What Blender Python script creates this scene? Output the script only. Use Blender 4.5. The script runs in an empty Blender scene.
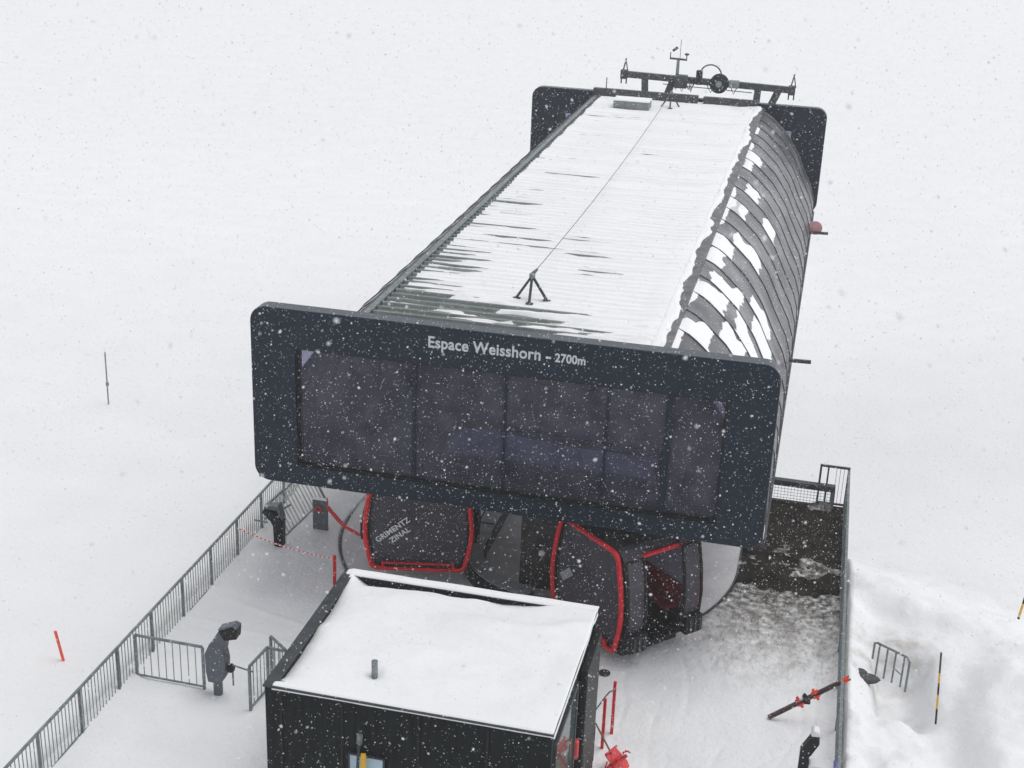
import bpy, math, random
import numpy as np
from mathutils import Vector, Matrix

random.seed(4); rng = np.random.default_rng(4)
S = bpy.context.scene
COL = S.collection
R = math.radians

# ------------------------------------------------------------------ camera
cam = bpy.data.cameras.new('camera'); co = bpy.data.objects.new('camera', cam); COL.objects.link(co)
cr = Vector((0.97204, 0.23181, 0.03738)); cu_ = Vector((-0.11999, 0.35357, 0.92768)); cf = Vector((-0.20183, 0.90623, -0.37150))
co.matrix_world = Matrix(((cr.x, cu_.x, -cf.x, 0), (cr.y, cu_.y, -cf.y, 0), (cr.z, cu_.z, -cf.z, 17.0), (0, 0, 0, 1)))
cam.lens = 49.22; cam.sensor_width = 36; cam.clip_start = .1; cam.clip_end = 3000
cam.dof.use_dof = True; cam.dof.focus_distance = 33; cam.dof.aperture_fstop = 2.8
S.camera = co

# ------------------------------------------------------------------ light
SUN_EL, SUN_AZ = 70, 60          # a veiled sun, high, beyond the station
w = bpy.data.worlds.new('World'); S.world = w; w.use_nodes = True
nt = w.node_tree; bg = nt.nodes['Background']
sk = nt.nodes.new('ShaderNodeTexSky'); sk.sky_type = 'NISHITA'; sk.sun_disc = False
sk.sun_elevation = R(SUN_EL); sk.sun_rotation = R(SUN_AZ); sk.altitude = 2700; sk.dust_density = 4; sk.air_density = 1.0
hs = nt.nodes.new('ShaderNodeHueSaturation'); hs.inputs['Saturation'].default_value = .12
nt.links.new(sk.outputs[0], hs.inputs['Color']); nt.links.new(hs.outputs[0], bg.inputs['Color'])
bg.inputs['Strength'].default_value = .14
sun = bpy.data.lights.new('sun', 'SUN'); sun.energy = .75; sun.angle = R(35); sun.color = (1, .975, .94)
so = bpy.data.objects.new('sun', sun); COL.objects.link(so)
sd = Vector((math.sin(R(SUN_AZ)) * math.cos(R(SUN_EL)), math.cos(R(SUN_AZ)) * math.cos(R(SUN_EL)), math.sin(R(SUN_EL))))
so.rotation_euler = sd.to_track_quat('Z', 'Y').to_euler()
S.view_settings.view_transform = 'Standard'; S.view_settings.look = 'None'
S.view_settings.gamma = 1; S.view_settings.exposure = .58
try: S.view_settings.use_curve_mapping = False
except Exception: pass
S.cycles.max_bounces = 8; S.cycles.transparent_max_bounces = 12; S.cycles.volume_bounces = 1

# ------------------------------------------------------------------ materials
def mat(name, col, rough=.6, metal=0, var=0, vscale=3, bump=0, bscale=30, alpha=None, spec=.5, col2=None, stretch=None):
    m = bpy.data.materials.new(name); m.use_nodes = True; n = m.node_tree; b = n.nodes['Principled BSDF']
    b.inputs['Base Color'].default_value = (*col, 1); b.inputs['Roughness'].default_value = rough
    b.inputs['Metallic'].default_value = metal; b.inputs['Specular IOR Level'].default_value = spec
    tc = n.nodes.new('ShaderNodeTexCoord'); vec = tc.outputs['Object']
    if stretch:
        mp = n.nodes.new('ShaderNodeMapping'); mp.inputs['Scale'].default_value = stretch
        n.links.new(vec, mp.inputs['Vector']); vec = mp.outputs[0]
    if var or col2:
        t = n.nodes.new('ShaderNodeTexNoise'); t.inputs['Scale'].default_value = vscale; t.inputs['Detail'].default_value = 6
        n.links.new(vec, t.inputs['Vector'])
        mr = n.nodes.new('ShaderNodeMapRange'); mr.inputs[1].default_value = .35; mr.inputs[2].default_value = .65
        n.links.new(t.outputs[0], mr.inputs[0])
        mx = n.nodes.new('ShaderNodeMix'); mx.data_type = 'RGBA'; n.links.new(mr.outputs[0], mx.inputs[0])
        c2 = col2 or tuple(min(1, c * (1 + var)) for c in col); c1 = col if col2 else tuple(c * (1 - var) for c in col)
        mx.inputs[6].default_value = (*c1, 1); mx.inputs[7].default_value = (*c2, 1)
        n.links.new(mx.outputs[2], b.inputs['Base Color'])
    if bump:
        t2 = n.nodes.new('ShaderNodeTexNoise'); t2.inputs['Scale'].default_value = bscale; t2.inputs['Detail'].default_value = 8
        n.links.new(vec, t2.inputs['Vector'])
        bp = n.nodes.new('ShaderNodeBump'); bp.inputs['Strength'].default_value = bump; bp.inputs['Distance'].default_value = .05
        n.links.new(t2.outputs[0], bp.inputs['Height']); n.links.new(bp.outputs[0], b.inputs['Normal'])
    return m

def glass(name, tint, clear, rough=.06):
    m = bpy.data.materials.new(name); m.use_nodes = True; n = m.node_tree; b = n.nodes['Principled BSDF']
    b.inputs['Base Color'].default_value = (*[c * .4 for c in tint], 1); b.inputs['Roughness'].default_value = rough
    tr = n.nodes.new('ShaderNodeBsdfTransparent'); tr.inputs[0].default_value = (*tint, 1)
    mx = n.nodes.new('ShaderNodeMixShader'); mx.inputs[0].default_value = clear
    tc = n.nodes.new('ShaderNodeTexCoord'); t = n.nodes.new('ShaderNodeTexNoise'); t.inputs['Scale'].default_value = 2.2; t.inputs['Detail'].default_value = 5
    mr = n.nodes.new('ShaderNodeMapRange'); mr.inputs[3].default_value = clear * .75; mr.inputs[4].default_value = min(1, clear * 1.2)
    n.links.new(tc.outputs['Object'], t.inputs['Vector']); n.links.new(t.outputs[0], mr.inputs[0]); n.links.new(mr.outputs[0], mx.inputs[0])
    n.links.new(b.outputs[0], mx.inputs[1]); n.links.new(tr.outputs[0], mx.inputs[2])
    n.links.new(mx.outputs[0], n.nodes['Material Output'].inputs['Surface'])
    return m

SNOW = mat('snow', (.86, .865, .875), .75, var=.015, vscale=.5, bump=.25, bscale=9, spec=.2)
ROOFSNOW = mat('roof_snow', (.90, .905, .91), .75, var=.01, vscale=.7, bump=.12, bscale=14, spec=.2)
NAVY = mat('navy_cladding', (.011, .020, .034), .5, spec=.25, var=.14, vscale=4, bump=.03, bscale=60)
NAVYRIM = mat('navy_rim', (.045, .058, .078), .4, var=.1, vscale=5)
ZINC = mat('zinc_roof', (.20, .22, .215), .5, metal=.2, var=.15, vscale=3, bump=.1, bscale=40)
GALV = mat('galvanised_steel', (.20, .23, .235), .5, metal=.45, var=.22, vscale=6, bump=.1, bscale=60)
DARKSTEEL = mat('dark_steel', (.055, .062, .068), .5, metal=.3, var=.25, vscale=5, bump=.1, bscale=50)
BLACK = mat('black_plastic', (.010, .011, .012), .5, spec=.3, var=.3, vscale=6)
BLACKWOOD = mat('black_cladding', (.008, .0115, .0115), .6, spec=.2, var=.45, vscale=2.2, bump=.15, bscale=50, stretch=(6, 6, .6))
RED = mat('red_paint', (.66, .012, .022), .4, var=.15, vscale=5)
REDPL = mat('red_plastic', (.62, .03, .035), .45, var=.12, vscale=8)
ORANGE = mat('orange_red_plastic', (.88, .06, .025), .45, var=.12, vscale=8)
GATEGREY = mat('gate_grey', (.10, .115, .135), .5, var=.12, vscale=7)
GREYBOX = mat('grey_plastic', (.10, .115, .13), .5, var=.15, vscale=7)
SEAT = mat('red_seat_fabric', (.22, .02, .03), .8, var=.3, vscale=12)
YELLOW = mat('yellow_paint', (.70, .40, .02), .5, var=.1, vscale=9)
WHITE = mat('white_paint', (.75, .76, .77), .5, var=.05, vscale=5)
LETTER = mat('light_grey_lettering', (.56, .60, .62), .5, var=.04, vscale=8)
RUBBER = mat('wet_dark_deck', (.008, .0075, .007), .75, spec=.06, bump=.3, bscale=25, vscale=2.5, col2=(.035, .029, .023))
FLOOR = mat('turnaround_floor_coating', (.66, .655, .67), .5, var=.09, vscale=1.4, bump=.05, bscale=30)
RINGTOP = mat('grey_guide_plastic', (.24, .25, .27), .45, var=.12, vscale=5)
PALEBLUE = mat('pale_blue_board', (.42, .56, .66), .4, var=.1, vscale=3)
WOOD = mat('brown_handle', (.20, .12, .06), .6, var=.2, vscale=10)
SMOKED = glass('smoked_glass', (.56, .56, .68), .82, .10)
CABGLASS = glass('cabin_glass', (.56, .55, .62), .74, .05)
SKYLIGHT = glass('smoked_polycarbonate', (.52, .51, .56), .42, .3)
_n = SKYLIGHT.node_tree; _b = _n.nodes['Principled BSDF']; _tc = _n.nodes.new('ShaderNodeTexCoord'); _t = _n.nodes.new('ShaderNodeTexNoise'); _t.inputs['Scale'].default_value = .9; _t.inputs['Detail'].default_value = 7
_mr = _n.nodes.new('ShaderNodeMapRange'); _mr.inputs[1].default_value = .38; _mr.inputs[2].default_value = .70; _n.links.new(_tc.outputs['Object'], _t.inputs['Vector']); _n.links.new(_t.outputs[0], _mr.inputs[0])
_mx = _n.nodes.new('ShaderNodeMix'); _mx.data_type = 'RGBA'; _mx.inputs[6].default_value = (.17, .165, .18, 1); _mx.inputs[7].default_value = (.46, .46, .49, 1)
_n.links.new(_mr.outputs[0], _mx.inputs[0]); _n.links.new(_mx.outputs[2], _b.inputs['Base Color'])
GREENGLASS = glass('green_tinted_glass', (.30, .42, .38), .25, .05)
PLATE = mat('light_floor_plate', (.42, .42, .44), .6, var=.15, vscale=1.5)
INTERIOR = mat('interior_grey', (.62, .62, .65), .6, var=.2, vscale=1.5)
FLAKE = mat('falling_snow', (.93, .93, .94), .9, spec=.0)
_n = FLAKE.node_tree; _t = _n.nodes.new('ShaderNodeBsdfTranslucent'); _t.inputs[0].default_value = (.95, .95, .96, 1)
_m = _n.nodes.new('ShaderNodeMixShader'); _m.inputs[0].default_value = .5
_n.links.new(_n.nodes['Principled BSDF'].outputs[0], _m.inputs[1]); _n.links.new(_t.outputs[0], _m.inputs[2]); _n.links.new(_m.outputs[0], _n.nodes['Material Output'].inputs['Surface'])

# snow on the deck: trodden, a little dirty, gritty near the bare patch
def deck_snow_mat():
    m = bpy.data.materials.new('trodden_snow'); m.use_nodes = True; n = m.node_tree; b = n.nodes['Principled BSDF']
    b.inputs['Roughness'].default_value = .7; b.inputs['Specular IOR Level'].default_value = .25
    tc = n.nodes.new('ShaderNodeTexCoord')
    def noise(s, d=6):
        t = n.nodes.new('ShaderNodeTexNoise'); t.inputs['Scale'].default_value = s; t.inputs['Detail'].default_value = d
        n.links.new(tc.outputs['Object'], t.inputs['Vector']); return t.outputs[0]
    def rng_(i, a, c, lo=0, hi=1):
        r = n.nodes.new('ShaderNodeMapRange'); r.inputs[1].default_value = a; r.inputs[2].default_value = c
        r.inputs[3].default_value = lo; r.inputs[4].default_value = hi; n.links.new(i, r.inputs[0]); return r.outputs[0]
    def mix(f, c1, c2):
        x = n.nodes.new('ShaderNodeMix'); x.data_type = 'RGBA'; n.links.new(f, x.inputs[0])
        for i, c in ((6, c1), (7, c2)):
            if isinstance(c, tuple): x.inputs[i].default_value = (*c, 1)
            else: n.links.new(c, x.inputs[i])
        return x.outputs[2]
    def mul(a, c):
        x = n.nodes.new('ShaderNodeMath'); x.operation = 'MULTIPLY'; n.links.new(a, x.inputs[0]); n.links.new(c, x.inputs[1]); return x.outputs[0]
    base = mix(rng_(noise(.55), .35, .65), (.80, .81, .825), (.87, .875, .885))
    sp = n.nodes.new('ShaderNodeSeparateXYZ'); n.links.new(tc.outputs['Object'], sp.inputs[0])
    zone = mul(rng_(sp.outputs[1], 25.5, 30.2), rng_(sp.outputs[0], -3.2, -.6))
    mp = n.nodes.new('ShaderNodeMapping'); mp.inputs['Scale'].default_value = (1.5, .55, 1); mp.inputs['Rotation'].default_value = (0, 0, .1)
    n.links.new(tc.outputs['Object'], mp.inputs['Vector'])
    tg = n.nodes.new('ShaderNodeTexNoise'); tg.inputs['Scale'].default_value = 8; tg.inputs['Detail'].default_value = 12; tg.inputs['Roughness'].default_value = .7
    n.links.new(mp.outputs[0], tg.inputs['Vector'])
    grit = mul(rng_(tg.outputs[0], .50, .62), zone)
    wash = mul(rng_(noise(1.6, 5), .38, .66), zone)
    c = mix(wash, base, (.40, .375, .35)); c = mix(grit, c, (.15, .125, .10))
    near = mul(mul(rng_(sp.outputs[1], 26.6, 30.2), rng_(sp.outputs[0], -2.4, -1.2)), rng_(noise(5.5, 10), .30, .60))
    c = mix(near, c, mix(rng_(noise(2.2, 6), .4, .65), (.030, .026, .022), (.085, .072, .058)))
    fine = rng_(noise(16, 4), .66, .72, 0, .30)
    c = mix(fine, c, (.34, .33, .32))
    n.links.new(c, b.inputs['Base Color'])
    bp = n.nodes.new('ShaderNodeBump'); bp.inputs['Strength'].default_value = .5; bp.inputs['Distance'].default_value = .05
    n.links.new(noise(11, 8), bp.inputs['Height']); n.links.new(bp.outputs[0], b.inputs['Normal'])
    return m
DECKSNOW = deck_snow_mat()

# ------------------------------------------------------------------ mesh helpers
class G:
    def __init__(s): s.v = []; s.f = []
    def add(s, vs, fs):
        k = len(s.v); s.v += [tuple(map(float, p)) for p in vs]; s.f += [tuple(i + k for i in q) for q in fs]; return s
    def box(s, x0, x1, y0, y1, z0, z1, M=None):
        vs = [(x, y, z) for x in (x0, x1) for y in (y0, y1) for z in (z0, z1)]
        if M is not None: vs = [M @ Vector(p) for p in vs]
        return s.add(vs, [(0, 1, 3, 2), (4, 6, 7, 5), (0, 4, 5, 1), (2, 3, 7, 6), (0, 2, 6, 4), (1, 5, 7, 3)])
    def tube(s, pts, r, n=8, closed=False, caps=True):
        pts = [Vector(p) for p in pts]; N = len(pts); rings = []
        rs = r if isinstance(r, (list, tuple)) else [r] * N
        up = None
        for i, p in enumerate(pts):
            if closed: t = pts[(i + 1) % N] - pts[i - 1]
            else: t = pts[min(i + 1, N - 1)] - pts[max(i - 1, 0)]
            t.normalize()
            if up is None: up = Vector((0, 0, 1)) if abs(t.z) < .9 else Vector((1, 0, 0))
            a = t.cross(up)
            if a.length < 1e-4: a = t.cross(Vector((0, 1, 0)))
            a.normalize(); b = a.cross(t).normalized(); up = b
            rings.append([p + rs[i] * (math.cos(2 * math.pi * j / n + math.pi / n) * a + math.sin(2 * math.pi * j / n + math.pi / n) * b) for j in range(n)])
        vs = [q for ring in rings for q in ring]; fs = []
        for i in range(N if closed else N - 1):
            i2 = (i + 1) % N
            for j in range(n): fs.append((i * n + j, i * n + (j + 1) % n, i2 * n + (j + 1) % n, i2 * n + j))
        if caps and not closed: fs += [tuple(range(n))[::-1], tuple((N - 1) * n + j for j in range(n))]
        return s.add(vs, fs)
    def bar(s, p, q, wd, ht=None, up=(0, 0, 1)):
        p = Vector(p); q = Vector(q); t = (q - p).normalized(); u = Vector(up)
        a = t.cross(u)
        if a.length < 1e-3: a = t.cross(Vector((0, 1, 0)))
        a.normalize(); b = a.cross(t).normalized(); a = a * wd / 2; b = b * (ht or wd) / 2
        vs = [c + i * a + j * b for c in (p, q) for i, j in ((-1, -1), (1, -1), (1, 1), (-1, 1))]
        return s.add(vs, [(3, 2, 1, 0), (4, 5, 6, 7), (0, 1, 5, 4), (1, 2, 6, 5), (2, 3, 7, 6), (3, 0, 4, 7)])
    def prism(s, poly, a0, a1, axis='y', M=None):
        # poly: list of 2D points, extruded along axis from a0 to a1
        def mk(p, a): return {'y': (p[0], a, p[1]), 'z': (p[0], p[1], a), 'x': (a, p[0], p[1])}[axis]
        n = len(poly); vs = [mk(p, a) for a in (a0, a1) for p in poly]
        if M is not None: vs = [M @ Vector(p) for p in vs]
        return s.add(vs, [tuple(range(n)), tuple(range(n, 2 * n))[::-1]] + [(i, n + i, n + (i + 1) % n, (i + 1) % n) for i in range(n)])
    def frame(s, outer, inner, a0, a1, axis='y'):
        # ring between two outlines with equal point counts
        def mk(p, a): return {'y': (p[0], a, p[1]), 'z': (p[0], p[1], a), 'x': (a, p[0], p[1])}[axis]
        n = len(outer); vs = [mk(p, a) for a in (a0, a1) for o in (outer, inner) for p in o]; fs = []
        O0, I0, O1, I1 = 0, n, 2 * n, 3 * n
        for i in range(n):
            j = (i + 1) % n
            fs += [(O0 + i, O0 + j, I0 + j, I0 + i), (O1 + i, I1 + i, I1 + j, O1 + j), (O0 + i, O1 + i, O1 + j, O0 + j), (I0 + i, I0 + j, I1 + j, I1 + i)]
        return s.add(vs, fs)
    def lathe(s, prof, c, n=20, axis='z'):
        vs = []; 
        for r, h in prof:
            for j in range(n):
                a = 2 * math.pi * j / n
                d = {'z': (r * math.cos(a), r * math.sin(a), h), 'y': (r * math.cos(a), h, r * math.sin(a)), 'x': (h, r * math.cos(a), r * math.sin(a))}[axis]
                vs.append((c[0] + d[0], c[1] + d[1], c[2] + d[2]))
        fs = [(i * n + j, i * n + (j + 1) % n, (i + 1) * n + (j + 1) % n, (i + 1) * n + j) for i in range(len(prof) - 1) for j in range(n)]
        fs += [tuple(range(n))[::-1], tuple((len(prof) - 1) * n + j for j in range(n))]
        return s.add(vs, fs)
    def build(s, name, m, parent=None, local=False, bevel=0, smooth=False):
        me = bpy.data.meshes.new(name)
        off = Vector((0, 0, 0))
        if parent is not None and not local:
            q = parent
            while q is not None: off += q.location; q = q.parent
        me.from_pydata([(a - off.x, b - off.y, c - off.z) for a, b, c in s.v], [], s.f); me.update()
        import bmesh
        bm = bmesh.new(); bm.from_mesh(me); bmesh.ops.recalc_face_normals(bm, faces=bm.faces); bm.to_mesh(me); bm.free()
        me.materials.append(m)
        if smooth:
            for p in me.polygons: p.use_smooth = True
        o = bpy.data.objects.new(name, me); COL.objects.link(o); o.parent = parent
        if bevel:
            b = o.modifiers.new('bevel', 'BEVEL'); b.width = bevel; b.segments = 2; b.limit_method = 'ANGLE'
        return o

def tag(o, label=None, cat=None, group=None, kind=None):
    if label: o['label'] = label
    if cat: o['category'] = cat
    if group: o['group'] = group
    if kind: o['kind'] = kind
    return o
def thing(name, loc, label, cat, rz=0, group=None):
    o = bpy.data.objects.new(name, None); COL.objects.link(o); o.location = loc; o.rotation_euler = (0, 0, rz)
    o.empty_display_size = .2
    return tag(o, label, cat, group)
def recentre(o, loc):
    # put the origin of a single-mesh thing at its base
    me = o.data; me.transform(Matrix.Translation(-Vector(loc))); o.location = loc; return o
def copy_tree(o, parent=None):
    c = o.copy(); COL.objects.link(c); c.parent = parent
    for ch in list(o.children): copy_tree(ch, c)
    return c
def rrect(x0, x1, z0, z1, r, n=8):
    out = []
    for cx, cz, a0 in ((x1 - r, z1 - r, 0), (x0 + r, z1 - r, 90), (x0 + r, z0 + r, 180), (x1 - r, z0 + r, 270)):
        for i in range(n + 1):
            a = R(a0 + 90 * i / n); out.append((cx + r * math.cos(a), cz + r * math.sin(a)))
    return out
def text_geo(body, size, offset=0, spacing=1):
    cu = bpy.data.curves.new('lettering', 'FONT'); cu.body = body; cu.size = size; cu.offset = offset; cu.extrude = .004
    cu.space_character = spacing
    o = bpy.data.objects.new('lettering', cu); COL.objects.link(o)
    bpy.context.view_layer.update()
    me = o.evaluated_get(bpy.context.evaluated_depsgraph_get()).to_mesh()
    vs = [tuple(v.co) for v in me.vertices]; fs = [tuple(p.vertices) for p in me.polygons]
    bpy.data.objects.remove(o); return vs, fs

# numpy value noise
def vnoise(x, y, seed=0):
    def h(i, j):
        n = (i * 374761393 + j * 668265263 + seed * 982451653).astype(np.int64) & 0x7fffffff
        n = ((n ^ (n >> 13)) * 1274126177) & 0x7fffffff
        return ((n ^ (n >> 16)) & 0xffff) / 65535.
    xi = np.floor(x).astype(np.int64); yi = np.floor(y).astype(np.int64); fx = x - xi; fy = y - yi
    fx = fx * fx * (3 - 2 * fx); fy = fy * fy * (3 - 2 * fy)
    return (h(xi, yi) * (1 - fx) + h(xi + 1, yi) * fx) * (1 - fy) + (h(xi, yi + 1) * (1 - fx) + h(xi + 1, yi + 1) * fx) * fy
def fbm(x, y, o=4, seed=0):
    s = 0; a = .5; t = 0
    for k in range(o): s = s + a * vnoise(x * 2 ** k + 17 * k, y * 2 ** k - 9 * k, seed + k); t += a; a *= .5
    return s / t          # 0..1
def sstep(a, b, x): t = np.clip((x - a) / (b - a), 0, 1); return t * t * (3 - 2 * t)
def grid(name, X, Y, Z, m, parent=None, keep=None, thick=0):
    ny, nx = X.shape; v = np.stack([X, Y, Z], -1).reshape(-1, 3)
    i = np.arange(ny * nx).reshape(ny, nx)
    f = np.stack([i[:-1, :-1], i[:-1, 1:], i[1:, 1:], i[1:, :-1]], -1).reshape(-1, 4)
    if keep is not None:
        f = f[keep[:-1, :-1].reshape(-1) | keep[1:, 1:].reshape(-1)]
        u, inv = np.unique(f, return_inverse=True); v = v[u]; f = inv.reshape(-1, 4)
    me = bpy.data.meshes.new(name)
    if parent is not None:
        off = Vector((0, 0, 0)); q = parent
        while q is not None: off += q.location; q = q.parent
        v = v - np.array(off)
    me.vertices.add(len(v)); me.vertices.foreach_set('co', v.astype(np.float32).ravel())
    me.loops.add(f.size); me.loops.foreach_set('vertex_index', f.astype(np.int32).ravel())
    me.polygons.add(len(f)); me.polygons.foreach_set('loop_start', np.arange(0, f.size, 4, dtype=np.int32))
    me.polygons.foreach_set('loop_total', np.full(len(f), 4, dtype=np.int32))
    me.polygons.foreach_set('use_smooth', np.ones(len(f), dtype=bool))
    me.update(calc_edges=True); me.validate(); me.materials.append(m)
    o = bpy.data.objects.new(name, me); COL.objects.link(o); o.parent = parent
    if thick:
        s = o.modifiers.new('solid', 'SOLIDIFY'); s.thickness = thick; s.offset = -1
    return o

# ================================================================== GROUND
def axis(lo, a, b, hi, step):
    mid = np.arange(a, b, step)
    def ext(s, e):
        out = []; d = step; p = s
        while abs(p - s) < abs(e - s):
            d *= 1.12; p = p + (d if e > s else -d); out.append(p)
        return out
    return np.array(sorted(ext(a, lo) + list(mid) + ext(b, hi)))
xs = axis(-260, -26, 9, 200, .11); ys = axis(-420, 18, 42, 420, .11)
X, Y = np.meshgrid(xs, ys)
def ground_h(X, Y):
    left = -.62 + .45 * (fbm(X * .07, Y * .07, 2, 3) - .5) + .05 * (fbm(X * .5, Y * .5, 4, 8) - .5) * sstep(60, 30, Y)
    left = left - sstep(40, 110, Y) * 7
    left = left + .12 * np.exp(-((X + 20) / 2.6) ** 2 - ((Y - 34) / 1.2) ** 2) + .08 * np.exp(-((X + 19) / 2.2) ** 2 - ((Y - 31.2) / .8) ** 2)
    # the bank on the right: wind-packed crest, drop behind it, trench in front
    crest = 32.0 - .48 * np.clip(X - 1.7, 0, 30) + .35 * (fbm(X * .5, Y * 0 + 3, 3, 21) - .5)
    d = Y - crest
    bank = .0 - .35 * sstep(0, -4.2, d) - 2.4 * sstep(-.5, 6.5, d) + .05 * np.exp(-(d / .8) ** 2)
    bank = bank + .05 * np.sin(d * 3.4 + X * .5 + 2 * fbm(X * .6, Y * .6, 2, 90)) * sstep(-5.0, -.6, d) * sstep(.2, -.6, d)
    bank = bank + .30 * (fbm(X * .7, Y * 1.1, 4, 5) - .5) + .13 * (fbm(X * 2.2, Y * 2.6, 4, 6) - .5)
    bank = bank + .07 * (fbm(X * 5, Y * 6, 3, 91) - .5) * sstep(1.0, -.5, d) + .40 * np.exp(-((X - 1.6) / .45) ** 2) * sstep(31.5, 30, Y)
    # lumps shovelled aside next to the railing
    lump = sstep(27.0, 25.6, Y) * sstep(4.2, 3.0, X)
    bank = bank + lump * (.15 + .95 * (fbm(X * 1.5, Y * 1.5, 5, 31) - .42))
    # mound on the right with a rounded left face
    mx = 4.05 + .3 * np.sin(Y * .9) + (Y - 26) * .06
    bank = bank + sstep(mx, mx + 1.0, X) * sstep(29.8, 27.8, Y) * .50
    # trench with steps
    tr = sstep(2.2, 2.5, X) * sstep(3.75, 3.05, X) * sstep(29.1, 28.3, Y) * sstep(26.0, 27.2, Y)
    bank = bank - .85 * tr
    tr2 = np.exp(-((X - 3.3 - (27 - Y) * .18) / .55) ** 2) * sstep(27.9, 26.8, Y)
    bank = bank - .32 * tr2
    wr = sstep(.6 - 10 * sstep(31.5, 35, Y), 1.5, X)
    far = left - 1.6 * sstep(70, 40, Y)
    bank = np.where(d > 5, bank * 1, bank)
    blend = sstep(4, 9, d)
    right = bank * (1 - blend) + (far) * blend
    wr = wr * sstep(60, 38, Y)
    z = left * (1 - wr) + right * wr
    # keep clear of the deck slab
    under = sstep(-14.0, -13.4, X) * sstep(1.72, 1.5, X) * sstep(36.4, 35.8, Y) * sstep(-5, 0, Y)
    z = z * (1 - under) + (-1.3) * under
    fall = sstep(34, 46, Y) * sstep(-16, -9, X) * sstep(16, 0, X) * sstep(110, 70, Y)
    return z - 1.8 * fall
Z = ground_h(X, Y)
GS = mat('slope_snow', (.86, .865, .875), .75, var=.015, vscale=.5, bump=.45, bscale=7, spec=.2)
n = GS.node_tree; b_ = n.nodes['Principled BSDF']; old = b_.inputs['Base Color'].links[0].from_socket
tc = n.nodes.new('ShaderNodeTexCoord'); acc = None
for (px, py, sx, sy) in ((2.75, 28.9, 1.0, .75), (3.1, 26.9, .35, .7), (2.1, 28.0, .5, .6)):
    mp = n.nodes.new('ShaderNodeMapping'); mp.inputs['Location'].default_value = (-px / sx, -py / sy, 0); mp.inputs['Scale'].default_value = (1 / sx, 1 / sy, 0)
    n.links.new(tc.outputs['Object'], mp.inputs['Vector']); gr = n.nodes.new('ShaderNodeVectorMath'); gr.operation = 'LENGTH'; n.links.new(mp.outputs[0], gr.inputs[0])
    mr = n.nodes.new('ShaderNodeMapRange'); mr.inputs[1].default_value = 1.3; mr.inputs[2].default_value = .2; n.links.new(gr.outputs['Value'], mr.inputs[0])
    if acc is None: acc = mr.outputs[0]
    else:
        mm = n.nodes.new('ShaderNodeMath'); mm.operation = 'MAXIMUM'; n.links.new(acc, mm.inputs[0]); n.links.new(mr.outputs[0], mm.inputs[1]); acc = mm.outputs[0]
tn = n.nodes.new('ShaderNodeTexNoise'); tn.inputs['Scale'].default_value = 2.6; tn.inputs['Detail'].default_value = 9; n.links.new(tc.outputs['Object'], tn.inputs['Vector'])
m2 = n.nodes.new('ShaderNodeMapRange'); m2.inputs[1].default_value = .42; m2.inputs[2].default_value = .66; n.links.new(tn.outputs[0], m2.inputs[0])
mm = n.nodes.new('ShaderNodeMath'); mm.operation = 'MULTIPLY'; n.links.new(acc, mm.inputs[0]); n.links.new(m2.outputs[0], mm.inputs[1])
mx = n.nodes.new('ShaderNodeMix'); mx.data_type = 'RGBA'; n.links.new(mm.outputs[0], mx.inputs[0]); n.links.new(old, mx.inputs[6]); mx.inputs[7].default_value = (.52, .48, .44, 1)
n.links.new(mx.outputs[2], b_.inputs['Base Color'])
tag(grid('ground', X, Y, Z, GS), 'deep fresh snow covering the slope around the station', kind='structure')

# deck slab and the things lying flush on it
DX0, DX1, DY0, DY1 = -13.1, 1.62, 2.0, 35.6
o = G().box(DX0, DX1, DY0, DY1, -.55, 0).build('deck', RUBBER, bevel=.02); tag(o, 'dark wet deck of the lift platform', kind='structure')
cx, cy, cr_ = -6.05, 31.15, 5.03
o = G().prism([(cx + cr_ * math.cos(R(a)), cy + cr_ * math.sin(R(a))) for a in range(180, 361, 3)] + [(cx + cr_, 35.5), (cx - cr_, 35.5)], .004, .035, 'z').build('turnaround_floor', FLOOR)
tag(o, 'smooth grey coated floor where the cabins turn round', kind='structure')
o = G().tube([(cx + (cr_ + .01) * math.cos(R(a)), cy + (cr_ + .01) * math.sin(R(a)), .04) for a in range(180, 361, 3)] + [(cx + cr_ + .01, 35.4, .04)], .022, 6).build('floor_edge', DARKSTEEL)
tag(o, 'thin dark edging strip round the turnaround floor', kind='structure')

# trodden snow on the deck
xs = np.arange(DX0 + .02, DX1 - .0, .05); ys = np.arange(14, DY1, .05)
X, Y = np.meshgrid(xs, ys)
rad = np.hypot(X - cx, Y - cy)
worn = sstep(28, 31.5, Y) * sstep(-2.0, -.9, X)
h = .045 + .05 * (fbm(X * .6, Y * .6, 4, 2) - .45) + .022 * (fbm(X * 4, Y * 4, 3, 7) - .5)
for (x0, y0, x1, y1, wd, hh) in ((-12.9, 25.2, -9.3, 24.5, .10, .035), (-12.8, 24.75, -9.2, 24.0, .09, .045), (-12.5, 26.2, -9.4, 25.2, .08, .03), (-10.2, 24.0, -8.2, 23.9, .1, .03)):
    dx, dy = x1 - x0, y1 - y0; L = math.hypot(dx, dy); t = ((X - x0) * dx + (Y - y0) * dy) / L; p = ((X - x0) * dy - (Y - y0) * dx) / L
    h = h + 1.7 * hh * np.exp(-((p + .12 * (fbm(t * .8, t * 0, 3, 11) - .5)) / wd) ** 2) * sstep(0, .4, t) * sstep(L, L - .5, t) * (.4 + fbm(t * 2.5, p * 2, 3, 12))
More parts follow.
